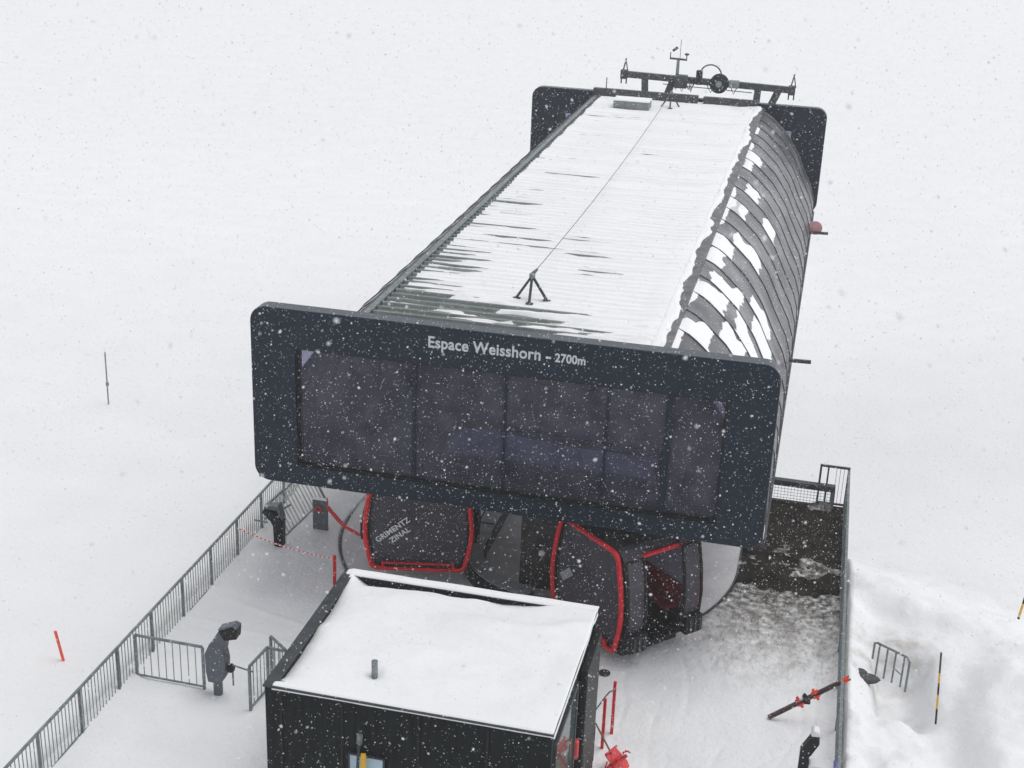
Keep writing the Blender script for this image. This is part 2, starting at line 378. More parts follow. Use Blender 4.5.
# ski and foot tracks on the open side
rs2 = np.random.default_rng(9)
for k in range(46):
    x0 = rs2.uniform(-3, 1.2); y0 = rs2.uniform(21, 30.5); a = R(rs2.normal(86, 14)); L = rs2.uniform(.8, 3.2); cv = rs2.normal(0, .12)
    t = (X - x0) * math.cos(a) + (Y - y0) * math.sin(a); p = (X - x0) * math.sin(a) - (Y - y0) * math.cos(a) + cv * t * t
    h = h - rs2.uniform(.007, .018) * np.exp(-(p / .045) ** 2) * sstep(0, .3, t) * sstep(L, L - .3, t)
edgeL = np.minimum(X - DX0, DX1 - X)
h = h + (.08 + .16 * fbm(X * .9, Y * .9, 3, 93)) * np.exp(-(edgeL / .22) ** 2)                                        # drift along the railings
h = h + .12 * np.exp(-(((X + 3.22) / .25) ** 2)) * sstep(23, 22, Y)
# footprints
for k in range(60):
    x0 = rs2.uniform(-12.6, 1.2); y0 = rs2.uniform(19, 30)
    h = h - .02 * np.exp(-((X - x0) / .09) ** 2 - ((Y - y0) / .15) ** 2)
# scraped bare patches at the right rear
zone = sstep(28.8, 33.6, Y + 1.3 * (fbm(X * .8, Y * .8, 3, 15) - .5)) * sstep(-1.7, -.7, X + .1 * (Y - 31)) 
zone = zone * (1 - .42 * sstep(.5, 1.5, X) * sstep(35.1, 34.0, Y) * sstep(31.6, 30, Y))
h = h * (1 - .85 * worn)
h = h - zone * .11 * (.15 + 1.5 * (1 - fbm(X * 3.2, Y * 2.2, 6, 16))) - sstep(26.8, 30, Y) * sstep(-2.8, -1.0, X) * .03 * np.clip(fbm(X * 3.4, Y * 3.4, 4, 17) - .42, 0, 1)
h = h + zone * .13 * sstep(.54, .70, fbm(X * 1.4, Y * 1.1, 5, 96)) + .05 * sstep(.2, 1.2, X) * sstep(34.2, 35.3, Y)
soft = .10 * (fbm(X * 1.2, Y * 1.2, 4, 19) - .5)
inside = sstep(cr_ + .06 + soft * .6, cr_ - .03 + soft * .6, rad) + sstep(cr_, cr_ - .05, np.abs(X - cx)) * (Y > cy)
h = np.where(inside > .02, h * (1 - np.clip(inside, 0, 1)) - .14 * np.clip(inside, 0, 1), h)
h = np.clip(h, -.3, 1)
tag(grid('deck_snow', X, Y, h + .01, DECKSNOW, keep=h > -.06), 'thin trodden snow lying on the deck', kind='structure')

# ================================================================== STATION
ST = thing('gondola_station', (-6.06, 41, 0), 'long dark gondola station with a snow-covered ribbed roof and navy end panels', 'lift station')
PX0, PX1, PZ0, PZ1, PY = -11.68, -.43, 3.16, 7.24, 26.4
WX0, WX1, WZ0, WZ1 = -10.68, -1.42, 3.6, 6.38
outer = rrect(PX0, PX1, PZ0, PZ1, .34); inner = rrect(WX0, WX1, WZ0, WZ1, .03)
fp = G().frame(outer, inner, PY, PY + .34).build('front_panel', NAVY, ST)
ro = rrect(PX0 - .012, PX1 + .012, PZ0 - .012, PZ1 + .012, .35); ri = rrect(PX0 + .003, PX1 - .003, PZ0 + .003, PZ1 - .003, .337)
G().frame(ro, ri, PY + .012, PY + .352).build('rim', NAVYRIM, fp)
g = G()
g.frame(rrect(WX0 - .0, WX1 + .0, WZ0, WZ1, .03), rrect(WX0 + .04, WX1 - .04, WZ0 + .05, WZ1 - .04, .03), PY + .05, PY + .30)
win = g.build('window_frame', BLACK, fp)
G().box(WX0 + .03, WX1 - .03, PY + .14, PY + .155, WZ0 + .04, WZ1 - .03).build('glass', SMOKED, win)
for mx, wd in ((-8.03, .07), (-6.03, .05), (-3.86, .05), (-2.58, .14)):
    G().box(mx - wd / 2, mx + wd / 2, PY + .10, PY + .138, WZ0 + .05, WZ1 - .04).build('mullion', NAVY, win)
# lettering on the panel
def lettering(body, x, z, size, spacing, parent, width):
    vs, fs = text_geo(body, size, .007, spacing)
    xm = max(v[0] for v in vs); k = width / xm
    G().add([(x + v[0] * k, PY - .006 - v[2], z + v[1]) for v in vs], fs).build('lettering', LETTER, parent)
lettering('Espace Weisshorn', -7.72, 6.78, .35, 1.04, fp, 2.42)
lettering('-', -5.20, 6.78, .35, 1, fp, .12)
lettering('2700m', -5.0, 6.79, .26, 1.03, fp, .64)

# back panel
BY = 55.3
bo = rrect(-11.95, -.33, 3.16, 7.25, .4)
bp_ = G().frame(bo, rrect(-10.6, -1.6, 3.6, 6.3, .03), BY, BY + .3).build('back_panel', NAVY, ST)
G().frame(rrect(-11.962, -.318, 3.148, 7.262, .41), rrect(-11.947, -.333, 3.163, 7.247, .397), BY + .01, BY + .31).build('rim', NAVYRIM, bp_)
G().box(-10.6, -1.6, BY + .1, BY + .13, 3.6, 6.3).build('glass', SMOKED, bp_)

# roof: ribbed metal sheet, with real ribs
RX0, RX1, RY0, RY1, RZ = -9.22, -2.86, 26.75, 55.28, 7.06
PITCH = .32
prof = []; y = RY0
while y < RY1 - PITCH:
    prof += [(y, RZ), (y + .19, RZ), (y + .215, RZ + .06), (y + .275, RZ + .06), (y + .30, RZ)]; y += PITCH
prof.append((RY1, RZ)); prof += [(RY1, RZ - .12), (RY0, RZ - .12)]
roof = G().prism(prof, RX0, RX1, 'x').build('roof', ZINC, ST)
# thin snow with the rib crests working through
xs = np.linspace(RX0 + .12, RX1 - .22, 110); ys = np.arange(RY0 + .02, RY1 - .1, .032)
X, Y = np.meshgrid(xs, ys)
ph = ((Y - RY0) % PITCH) / PITCH
rib = sstep(.58, .68, ph) * sstep(.95, .86, ph)
n1 = fbm(X * .55, Y * .5, 4, 41); n2 = fbm(X * .5, Y * 3.3, 4, 42)
t = .036 + .020 * sstep(-5.5, -3.6, X) + .085 * (n1 - .5) + .095 * (n2 - .5)
t = t + .035 * sstep(32, 44, Y) + .07 * sstep(.56, .70, fbm(X * .8, Y * 3.6, 4, 47)) * sstep(30.5, 28, Y)                                       # deeper towards the back
t = t + .028 * np.cos((Y - 27.2) / 1.9 * 2 * np.pi) * sstep(36, 42, Y) * 1.0
fade = sstep(-3.0, -7.4, X + 1.2 * (n1 - .5))
t = t - .092 * sstep(29.8, 27.4, Y + 1.2 * (n2 - .5)) * (.35 + .65 * fade)
t = t - .038 * sstep(RX0 + 3.3, RX0, X) * sstep(46, 30, Y) * (.4 + 1.1 * n2)
t = t - .016 * np.exp(-((X + 6.2) / 1.2) ** 2 - ((Y - 33.6) / 1.6) ** 2) - .014 * np.exp(-((X + 6.9) / 1.0) ** 2 - ((Y - 37.5) / 1.4) ** 2)
t = t - .03 * np.exp(-((X + 8) / 1.0) ** 2 - ((Y - 48) / 3) ** 2) - .03 * np.exp(-((X + 5.0) / 1.0) ** 2 - ((Y - 42) / 1.4) ** 2)
t = t + .05 * np.exp(-((Y - 27.75) / .09) ** 2) * sstep(-9, -7, X) + .05 * np.exp(-((Y - 28.25) / .16) ** 2) * n2 * 1.6
t = t + .05 * sstep(RX1 - .9, RX1 - .3, X)
h = RZ + t + rib * .046 * sstep(.16, .04, t)
h = h + .012 * (fbm(X * 2, Y * 2, 3, 44) - .5)
G_roofsnow = grid('roof_snow', X, Y, h, ROOFSNOW, parent=ST, keep=h > RZ - .02)

# edge trims along the roof
g = G(); g.box(RX0 - .16, RX0 - .02, RY0, RY1, RZ - .14, RZ + .09); g.build('gutter', GALV, ST, bevel=.02)
g = G(); g.box(RX1 - .30, RX1 + .12, RY0, RY1, RZ - .10, RZ + .068); g.build('gutter', mat('dark_gutter_zinc', (.12, .122, .13), .55, var=.35, vscale=2.5), ST, bevel=.02)
g = G(); g.tube([(RX0 - .19, RY0, RZ + .05), (RX0 - .19, RY1, RZ + .05)], .035, 8); g.build('edge_rail', DARKSTEEL, ST)
# upstand at the roof's rear end
g = G(); g.box(-9.45, -5.3, 55.05, 55.28, 7.0, 7.42); g.box(-5.1, -3.0, 55.05, 55.28, 7.0, 7.40); g.build('rear_upstand', DARKSTEEL, ST, bevel=.02)
hb = G().box(-8.25, -6.9, 52.7, 53.5, 7.1, 7.42).build('roof_hatch', ZINC, ST, bevel=.03)
G().box(-8.27, -6.88, 52.68, 53.52, 7.42, 7.47).build('snow_cap', ROOFSNOW, hb, bevel=.02)

# curved flanks
PR = [(-2.86, 7.06), (-2.55, 6.93), (-2.3, 6.75), (-1.77, 6.26), (-1.3, 5.6), (-.95, 4.9), (-.62, 4.3), (-.44, 3.75), (-.42, 3.2)]
PRA = np.array(PR); seg = np.hypot(*np.diff(PRA, axis=0).T); CU = np.r_[0, np.cumsum(seg)] / seg.sum()
def flank(u, off=0, side=1):
    x = np.interp(u, CU, PRA[:, 0]); z = np.interp(u, CU, PRA[:, 1])
    e = 1e-2; dx = np.interp(np.clip(u + e, 0, 1), CU, PRA[:, 0]) - np.interp(np.clip(u - e, 0, 1), CU, PRA[:, 0])
    dz = np.interp(np.clip(u + e, 0, 1), CU, PRA[:, 1]) - np.interp(np.clip(u - e, 0, 1), CU, PRA[:, 1])
    L = np.hypot(dx, dz); x = x - dz / L * off; z = z + dx / L * off
    if side < 0: x = -12.12 - x
    return x, z
US = np.linspace(0, 1, 26)
seams = np.arange(RY0 + .5, RY1, 1.37)
for side in (1, -1):
    g = G(); po = list(zip(*flank(US, 0, side))); pi = list(zip(*flank(US[::-1], -.05, side)))
    g.prism(po + pi, RY0, RY1, 'y'); fl = g.build('curved_side', SKYLIGHT, ST, smooth=False)
    g = G()
    for y in seams:
        a = list(zip(*flank(US, .022, side))); b = list(zip(*flank(US[::-1], -.07, side)))
        g.prism(a + b, y - .018, y + .018, 'y')
    g.build('seam', DARKSTEEL, fl)
    g = G(); a = flank(1, 0, side); g.box(a[0] - .05, a[0] + .05, RY0, RY1, 3.02, 3.22); g.build('eaves_beam', DARKSTEEL, fl)
# snow patches lying on the right flank  (u0, u1, seam bay y0, y1)
sy = lambda k0, k1: (seams[k0] + .05, seams[k1] - .05)
def bay(y): return int(np.clip(np.searchsorted(seams, y), 1, len(seams) - 1))
patches = [(.10, .22, 43.0, 1), (.30, .43, 42.3, 1), (.13, .38, 37.6, 1), (.02, .15, 39.6, 1), (.36, .60, 34.6, 1), (.03, .17, 40.7, 1), (.24, .44, 30.6, 1), (.30, .54, 31.8, 1),
           (.42, .66, 33.2, 1), (.03, .20, 29.9, 1), (.02, .22, 32.6, 1), (.02, .14, 47.2, 1), (.02, .10, 45.1, 1), (.03, .12, 35.0, 1), (.08, .3, 33.7, .6), (.02, .16, 36.2, .7)]
us = np.linspace(.0, 1, 200); ys = np.arange(RY0 + .05, RY1 - .1, .045)
U, Y = np.meshgrid(us, ys)
nn = fbm(U * 16, Y * 2.2, 4, 51) - .5
def lay(name, T):
    fx, fz = flank(U, .005 + np.clip(T * .15, 0, .022))
    return grid(name, fx, Y, fz, ROOFSNOW, parent=ST, keep=T > .01, thick=.015)
for (u0, u1, yc, s) in patches:
    k = bay(yc); y0, y1 = seams[k - 1] + .03, seams[k] - .03
    ends = np.minimum(U - u0, u1 - U) * 4.8 + .34 * (fbm(U * 9 + k, Y * 3.0, 4, 51 + k) - .5)
    sides = np.minimum(Y - y0, (y1 - Y) * (1 + .0 * U) - .45 * sstep(.5, .8, fbm(U * 7, Y * 0 + k, 2, 57))) * 1.2
    lay('snow_patch', np.clip(np.minimum(ends, sides), -1, .25) * s)
tag(lay('gutter_snow', np.where(U < .055, (.055 - U) * 4.8 * (fbm(U * 3, Y * .7, 4, 53) - .50) * 2.6 - .005, -1)), kind='stuff')
tag(lay('eaves_rime', np.where(U > .965, (U - .965) * 5 * (fbm(U * 2, Y * 2.5, 3, 55) - .5), -1)), kind='stuff')
# cornice clinging to the right gutter
xs = np.linspace(RX1 - .36, RX1 + .22, 18); ys = np.arange(RY0 + .1, RY1 - .1, .05); X, Y = np.meshgrid(xs, ys)
edge = RX1 - .10 + .42 * (fbm(Y * .55, Y * 0 + 1, 4, 61) - .42) + .10 * (fbm(Y * 3, Y * 0, 3, 62) - .5)
c = sstep(edge + .05, edge - .06, X)
grid('snow_cornice', X, Y, RZ + .03 + c * .10 * sstep(RX1 - .34, RX1 - .22, X) + .02 * fbm(X * 4, Y * 2, 3, 64), ROOFSNOW, parent=ST, keep=c > .04, thick=.03)

# inside: return wheel housing seen through the glass, floor beams, columns
mh = G().prism([(-8.0, 3.3), (-7.2, 4.75), (-2.75, 4.62), (-2.9, 3.35)], 27.3, 30.2, 'y').build('machine_housing', INTERIOR, ST, bevel=.08)
g = G(); g.tube([(-8.05, 27.22, 3.45), (-7.68, 27.22, 4.2), (-7.25, 27.22, 4.74), (-6.7, 27.22, 4.82), (-4.6, 27.22, 4.66), (-2.75, 27.22, 4.66)], .10, 8)
g.tube([(-2.75, 27.22, 4.66), (-2.8, 27.22, 3.9), (-3.3, 27.22, 3.45)], .085, 8); g.build('black_frame', BLACK, mh)
G().box(-7.95, -3.0, 27.14, 27.28, 3.3, 4.02).build('bumper', BLACK, mh, bevel=.02)
G().box(-10.7, -1.4, 27.0, 27.12, 3.16, 3.62).build('cross_beam', DARKSTEEL, ST, bevel=.01)
g = G()
for xx in (-9.9, -2.2): g.box(xx - .12, xx + .12, 27.3, 55, 3.4, 3.75)
g.build('track_beam', DARKSTEEL, ST)
g = G()
for k in range(10):
    y = 30.5 + k * 2.6; g.box(-9.1, -3.0, y - .08, y + .08, 6.7, 6.9)
g.build('roof_truss', DARKSTEEL, ST)
g = G(); g.box(-11.66, -.46, 27.15, 54.8, 3.22, 3.28); g.build('inner_deck', PLATE, ST)
g = G(); g.box(-6.05, -4.35, 28.78, 31.4, .02, 3.4); G1 = g.build('drive_column', mat('column_grey', (.05, .05, .05), .6, var=.3, vscale=3), ST, bevel=.03)
g = G(); g.box(-6.7, -5.4, 49.5, 51, -5, 3.5); g.build('rear_column', mat('concrete', (.3, .3, .29), .8, var=.15, vscale=2), ST)
# side arms with their tips
for yy, x1 in ((36.85, .15), (50.62, .24)):
    a = G().bar((-.48, yy, 3.6), (x1, yy, 3.62), .10, .09).build('side_arm', DARKSTEEL, ST, bevel=.01)
    if yy > 40:
        G().lathe([(.05, -.02), (.24, -.02), (.26, 0), (.24, .02), (.05, .02)], (-.24, 50.75, 3.75), 20, 'y').build('pink_disc', mat('faded_pink', (.62, .33, .33), .6, var=.1), a)

# guide ring on the turnaround floor
GR = thing('cabin_guide_rail', (-5.4, 29.95, .035), 'grey curved guide rail with black outer skirt on the turnaround floor', 'guide rail')
path = [(-7.60, 34.6), (-7.60, 31.0)] + [(-5.4 + 2.2 * math.cos(R(a)), 29.95 + 2.2 * math.sin(R(a))) for a in range(180, 266, 4)]
def offset(path, d):
    out = []
    for i, p in enumerate(path):
        a = Vector(path[max(i - 1, 0)]); b = Vector(path[min(i + 1, len(path) - 1)]); t = (b - a).normalized(); n = Vector((-t.y, t.x))
        out.append((p[0] + n.x * d, p[1] + n.y * d))
    return out
n = len(path)
def strip(g, a, b, z0, z1, i0, i1):
    poly = a[i0:i1 + 1] + b[i0:i1 + 1][::-1]
    return g.prism(poly, z0, z1, 'z')
o0, o1, o2 = offset(path, 0), offset(path, .42), offset(path, -.06)
i = 1
cuts = [0, 1, 7, 15, n - 1]
for a, b in zip(cuts, cuts[1:]):
    g = G()
    for j in range(a, b): 
        e0 = .04 if j == a else 0
        p = [Vector(o0[j]).lerp(Vector(o0[j + 1]), e0 * 2), Vector(o0[j + 1]), Vector(o1[j + 1]), Vector(o1[j]).lerp(Vector(o1[j + 1]), e0 * 2)]
        g.prism([tuple(q) for q in p], .36, .42, 'z')
    g.build('cover_plate', RINGTOP, GR)
g = G()
for j in range(n - 1): g.prism([o0[j], o0[j + 1], o2[j + 1], o2[j]], .035, .385, 'z')
for j in range(n - 1): g.prism([o1[j], o1[j + 1], offset(path, .45)[j + 1], offset(path, .45)[j]], .035, .385, 'z')
g.build('skirt', BLACK, GR)

# ================================================================== CABINS
def cabin_profile(k=1.0):
    return [(-.98, .36), (-1.13, .52), (-1.24, 1.0), (-1.27, 1.45), (-1.20, 2.1), (-1.06, 2.72), (-.86, 2.92),
            (.86, 2.92), (1.06, 2.72), (1.20, 2.1), (1.27, 1.45), (1.24, 1.0), (1.13, .52), (.98, .36)]
def smooth_loop(p, k=3):
    out = []; n = len(p)
    for i in range(n):
        a, b, c, d = (Vector(p[(i + j) % n]) for j in (-1, 0, 1, 2))
        for s in range(k):
            t = s / k; m1 = (c - a) * .22; m2 = (d - b) * .22
            if (c - b).length > 1.2: m1 = m2 = (c - b) * 1.0
            h00 = 2 * t**3 - 3 * t * t + 1; h10 = t**3 - 2 * t * t + t; h01 = -2 * t**3 + 3 * t * t; h11 = t**3 - t * t
            out.append(tuple(b * h00 + m1 * h10 + c * h01 + m2 * h11))
    return out
def make_cabin(loc, rz, label, seats_open, logo):
    t = thing('gondola_cabin', loc, label, 'gondola cabin', rz, 'gondola cabins turning under the station')
    L = smooth_loop(cabin_profile()); C0 = Vector((0, 1.6))
    sc = lambda k, kz=None: [((x) * k, 1.62 + (z - 1.62) * (kz or k)) for x, z in L]
    B = lambda g, nme, m, par=t, **k: g.build(nme, m, par, local=True, **k)
    # end frames: black surround, red hoop, windscreen
    for s in (-1, 1):
        y = s * 1.05
        fr = B(G().frame(sc(.985), sc(.90, .93), y - .05, y + .05), 'end_frame', BLACK)
        hoop = B(G().tube([(x, y + s * .06, z) for x, z in sc(.985)], .062, 8, closed=True), 'red_hoop', RED, smooth=True)
        g = G(); p = sc(.91, .935); g.prism(p, y - .012, y + .012, 'y'); B(g, 'windscreen', CABGLASS)
        bm = B(G().bar((-.86, y + s * .10, .50), (.86, y + s * .10, .50), .10, .13), 'bumper', RED, bevel=.03)
        B(G().bar((-.80, y + s * .165, .50), (.80, y + s * .165, .50), .03, .06), 'bumper_strip', BLACK, bm)
        hb = G().bar((-1.0, y - s * .04, 1.15), (1.0, y - s * .04, 1.15), .035); B(hb, 'handrail', DARKSTEEL)
    # floor and roof
    B(G().box(-.99, .99, -1.0, 1.0, .32, .44), 'floor', BLACK, bevel=.02)
    B(G().prism([(-1.05, 2.72), (-.86, 2.9), (.86, 2.9), (1.05, 2.72), (.8, 2.78), (-.8, 2.78)], -1.0, 1.0), 'roof', DARKSTEEL, bevel=.02)
    # sides: sill, doors
    for s in (-1, 1):
        pr = [(x, z) for x, z in cabin_profile() if x * s > 0]; pr.sort(key=lambda q: q[1])
        def wall(y0, y1, m, name, push=0, th=.03, k=(0, 7)):
            pp = pr[k[0]:k[1]]
            poly = [(x + s * push, z) for x, z in pp] + [(x + s * (push - th), z) for x, z in pp[::-1]]
            return B(G().prism(poly, y0, y1, 'y'), name, m)
        wall(-1.0, -.62, CABGLASS, 'side_window'); wall(.62, 1.0, CABGLASS, 'side_window')
        open_ = seats_open and s > 0
        if open_: B(G().box(.98, 1.24, -1.0, .55, .30, .46), 'door_sill', BLACK, bevel=.02)
        for q in (-1, 1):
            a = (.0, .60) if q > 0 else (-.60, .0); push = .012
            if open_: a = (.52, 1.06) if q > 0 else (-1.06, -.52); push = .13
            d = wall(a[0] + .015, a[1] - .015, CABGLASS, 'door', push)
            g = G()
            for yy in (a[0] + .03, a[1] - .03):
                pp = [(x + s * (push + .012), yy, z) for x, z in pr[:6]]
                g.tube(pp, .032, 6)
            for zz in (0, 5):
                g.bar((pr[zz][0] + s * (push + .012), a[0] + .03, pr[zz][1]), (pr[zz][0] + s * (push + .012), a[1] - .03, pr[zz][1]), .05)
            B(g, 'door_frame', BLACK, d)
            # ski holder on each door leaf
            w0, w1 = a[0] + .08, a[1] - .08
            sk_ = G(); z0 = .50 if open_ else .80; xx = 1.16 * s + s * push
            sk_.box(*sorted((xx, xx + s * .24)), w0 - .04, w1 + .06, z0, z0 + .46)
            so_ = B(sk_, 'ski_holder', BLACK, d, bevel=.03)
            sl = G()
            for kk in range(3): sl.box(*sorted((xx + s * .243, xx + s * .26)), w0 + .05 + kk * .14, w0 + .10 + kk * .14, z0 + .04, z0 + .40)
            B(sl, 'slot', DARKSTEEL, d)
    # benches along both ends
    for s in (-1, 1):
        b = B(G().box(-.85, .85, *sorted((s * .52, s * .93)), .82, .92), 'bench', SEAT, bevel=.03)
        B(G().box(-.85, .85, *sorted((s * .90, s * .97)), .92, 1.42), 'backrest', SEAT, b, bevel=.03)
        for q in (-.7, .7): B(G().bar((q, s * .7, .44), (q, s * .7, .82), .08), 'bench_leg', DARKSTEEL, b)
    for q in (-1.06, 1.06): B(G().tube([(q, -.98, 2.70), (q, .98, 2.70)], .055, 8), 'roof_rail', RED)
    # hanger
    hg = B(G().box(-.35, .35, -.35, .35, 2.92, 3.0).tube([(0, 0, 2.95), (0, 0, 3.6), (0, .0, 3.75)], .07, 8), 'hanger', DARKSTEEL)
    if logo:
        for line, sz, dx, dz in logo:
            vs, fs = text_geo(line, sz, .004, 1.05)
            a = R(38); px, pz = dx, dz
            pts = [(px + v[0] * math.cos(a) - v[1] * math.sin(a), -1.068 - v[2], pz + v[0] * math.sin(a) + v[1] * math.cos(a)) for v in vs]
            B(G().add(pts, fs), 'lettering', WHITE)
    return t
make_cabin((-8.58, 29.05, .17), R(13), 'red-framed cabin on the left with white lettering across its windscreen', False, [('GRIMENTZ', .19, -.95, 1.02), ('ZINAL', .19, -.62, 1.02)])
c2 = make_cabin((-3.36, 27.6, 0), R(-42.4), 'red-framed cabin with open doors turned towards the bare deck', True, None)
c2.scale = (1, 1, .94)
# plate on the second cabin's windscreen
G().bar((-.95, -1.075, 1.30), (-.60, -1.075, 1.62), .012, .20, up=(0, 0, 1)).build('sticker_plate', mat('pale_sticker', (.30, .32, .34), .5, var=.2, vscale=9), c2, local=True)

# ================================================================== THINGS ON THE ROOF
def tripod(loc, label, s=1):
    t = thing('anchor_tripod', loc, label, 'tripod', 0, 'safety line tripods on the roof')
    top = (.0, .0, .56 * s)
    for (x, y) in ((-.34, -.02), (.02, -.30), (.34, .05)):
        l = G().bar((x * s, y * s, .02), top, .055).build('leg', DARKSTEEL, t, local=True)
        G().box(x * s - .07, x * s + .09, y * s - .05, y * s + .05, 0, .03).build('foot', DARKSTEEL, l, local=True)
    G().lathe([(.05, .5 * s), (.07, .53 * s), (.07, .60 * s), (.03, .63 * s)], (0, 0, 0), 12).build('head', GALV, t, local=True)
    return t
tripod((-6.13, 29.15, 7.13), 'small steel tripod anchor on the front of the snowy roof', 1)
tripod((-6.20, 53.75, 7.13), 'small steel tripod anchor at the far end of the roof by the hatch', 1)
p0, p1 = Vector((-6.13, 29.17, 7.72)), Vector((-6.20, 53.7, 7.72))
sp = [p0.lerp(p1, k / 24) - Vector((0, 0, .22 * (1 - (2 * k / 24 - 1) ** 2))) for k in range(25)]
o = G().tube(sp, .009, 5).tube([p0 + Vector((0, .03, 0)), p0 + Vector((.01, .42, -.01))], [.05, .028], 8).build('safety_line', DARKSTEEL)
tag(recentre(o, p0), 'thin safety cable stretched along the roof between two tripods', 'cable')

# service gantry
GT = thing('service_gantry', (-5.2, 55.8, 7.2), 'dark steel cross beam on legs above the far end panel', 'gantry')
A, Bp = Vector((-8.42, 55.9, 7.92)), Vector((-1.75, 55.9, 7.78))
bmg = G().bar(A, Bp, .22, .24).build('beam', DARKSTEEL, GT, bevel=.01)
at = lambda k: A.lerp(Bp, k)
for k, dx in ((.13, .12), (.30, -.25), (.80, .0), (.92, -.3)):
    p = at(k); G().bar(p - Vector((0, 0, .05)), (p.x + dx, 55.45, 7.0), .26, .12).build('leg', DARKSTEEL, GT)
for k in (.005, .995):
    p = at(k); e = G().bar(p + Vector((-.06, 0, .05)), p + Vector((.05, 0, .62)), .05).bar(p + Vector((.14, 0, .1)), p + Vector((.05, 0, .5)), .04)
    e.box(p.x - .13, p.x + .13, 55.75, 56.05, p.z - .18, p.z + .16); e.bar(p + Vector((-.1, 0, -.1)), p + Vector((-.1, 0, -.38)), .05).bar(p + Vector((.1, 0, -.1)), p + Vector((.1, 0, -.38)), .05)
    e.build('end_bracket', DARKSTEEL, GT)
wc = at(.575) + Vector((0, -.25, .02))
whl = G().lathe([(.10, -.16), (.34, -.16), (.37, -.12), (.30, -.08), (.30, .08), (.37, .12), (.34, .16), (.10, .16)], wc, 28, 'y').build('cable_drum', BLACK, GT, smooth=False)
G().lathe([(.06, -.18), (.13, -.18), (.13, -.165), (.06, -.165)], wc, 16, 'y').build('hub', GALV, whl)
G().box(wc.x + .38, wc.x + .78, 55.5, 55.8, wc.z - .12, wc.z + .16).build('motor', GALV, GT, bevel=.03)
G().box(wc.x - 1.75, wc.x - 1.25, 55.5, 55.85, wc.z - .28, wc.z + .22).build('control_box', DARKSTEEL, GT, bevel=.03)
G().box(wc.x - .92, wc.x - .68, 55.55, 55.8, wc.z - .1, wc.z + .45).build('winch', BLACK, GT, bevel=.03)
hose = [wc + Vector((-.78 + .42 * (1 - math.cos(R(a))) * 1.0, 0, .28 + .42 * math.sin(R(a)))) for a in range(0, 181, 12)]
g = G().tube(hose, .028, 6)
rr_ = random.Random(3)
for k in range(9):
    x0 = wc.x + rr_.uniform(-2.1, .9); p = Vector((x0, 55.7, wc.z + .0)); q = p + Vector((rr_.uniform(.2, .5), 0, 0)); m_ = (p + q) / 2 - Vector((0, 0, rr_.uniform(.25, .45)))
    g.tube([p, p.lerp(m_, .6), m_, q.lerp(m_, .5), q], .018, 5)
g.tube([Vector((wc.x - 2.2, 55.65, wc.z - .18)), Vector((wc.x + 1.3, 55.65, wc.z - .26))], .018, 5)
g.build('hose', DARKSTEEL, GT)
WM = thing('weather_mast', (-6.28, 55.9, 7.95), 'little mast with wind sensors rising above the gantry beam', 'weather mast')
G().tube([(-6.28, 55.9, 7.95), (-6.28, 55.9, 8.62)], [.07, .06], 8).build('pole', GALV, WM)
G().bar((-6.62, 55.9, 8.66), (-5.94, 55.9, 8.64), .07).build('crossarm', DARKSTEEL, WM)
G().tube([(-6.6, 55.9, 8.66), (-6.6, 55.9, 8.9)], .02, 6).bar((-6.52, 55.9, 8.95), (-6.34, 55.9, 9.1), .06, .1).build('wind_vane', DARKSTEEL, WM)
G().tube([(-5.96, 55.9, 8.64), (-5.96, 55.9, 8.84)], .02, 6).lathe([(.02, 8.80), (.09, 8.83), (.09, 8.88), (.02, 8.9)], (-5.96, 55.9, 0), 10).build('anemometer', DARKSTEEL, WM)
G().tube([(-6.22, 55.9, 8.62), (-6.22, 55.9, 9.4)], .011, 5).build('antenna', DARKSTEEL, WM)
o = G().tube([(-8.95, 55.15, 7.42), (-8.95, 55.15, 7.85)], .02, 6).build('roof_rod', DARKSTEEL)
tag(recentre(o, (-8.95, 55.15, 7.42)), 'short thin rod standing on the roof end left of the gantry', 'rod')

# ================================================================== KIOSK
KX0, KX1, KY0, KY1, KZ = -8.14, -3.22, 18.48, 22.55, 3.46
K = thing('kiosk', ((KX0 + KX1) / 2, (KY0 + KY1) / 2, 0), 'black-clad cabin hut with deep snow filling its flat roof', 'hut')
g = G(); wt = .16
g.frame([(KX0, KY0), (KX1, KY0), (KX1, KY1), (KX0, KY1)], [(KX0 + wt, KY0 + wt), (KX1 - wt, KY0 + wt), (KX1 - wt, KY1 - wt), (KX0 + wt, KY1 - wt)], 0, KZ, 'z')
kw = g.build('wall', BLACKWOOD, K)
for x in (-7.86, -6.78, -5.45, -4.28): G().box(x - .022, x + .022, KY0 - .018, KY0 + .01, .02, KZ - .05).build('panel_joint', BLACK, kw)
for y in (20.75, 22.3): G().box(KX1 - .01, KX1 + .018, y - .02, y + .02, .02, KZ - .05).build('panel_joint', BLACK, kw)
g = G()
for a, b in (((KX0, KY0), (KX1, KY0)), ((KX1, KY0), (KX1, KY1)), ((KX1, KY1), (KX0, KY1)), ((KX0, KY1), (KX0, KY0))):
    pass
g.frame([(KX0 - .03, KY0 - .03), (KX1 + .03, KY0 - .03), (KX1 + .03, KY1 + .03), (KX0 - .03, KY1 + .03)], [(KX0 + wt + .02, KY0 + wt + .02), (KX1 - wt - .02, KY0 + wt + .02), (KX1 - wt - .02, KY1 - wt - .02), (KX0 + wt + .02, KY1 - wt - .02)], KZ + .002, KZ + .035, 'z')
g.build('parapet_cap', DARKSTEEL, K)
G().box(KX0 + wt, KX1 - wt, KY0 + wt, KY1 - wt, 2.95, 3.05).build('roof', DARKSTEEL, K)
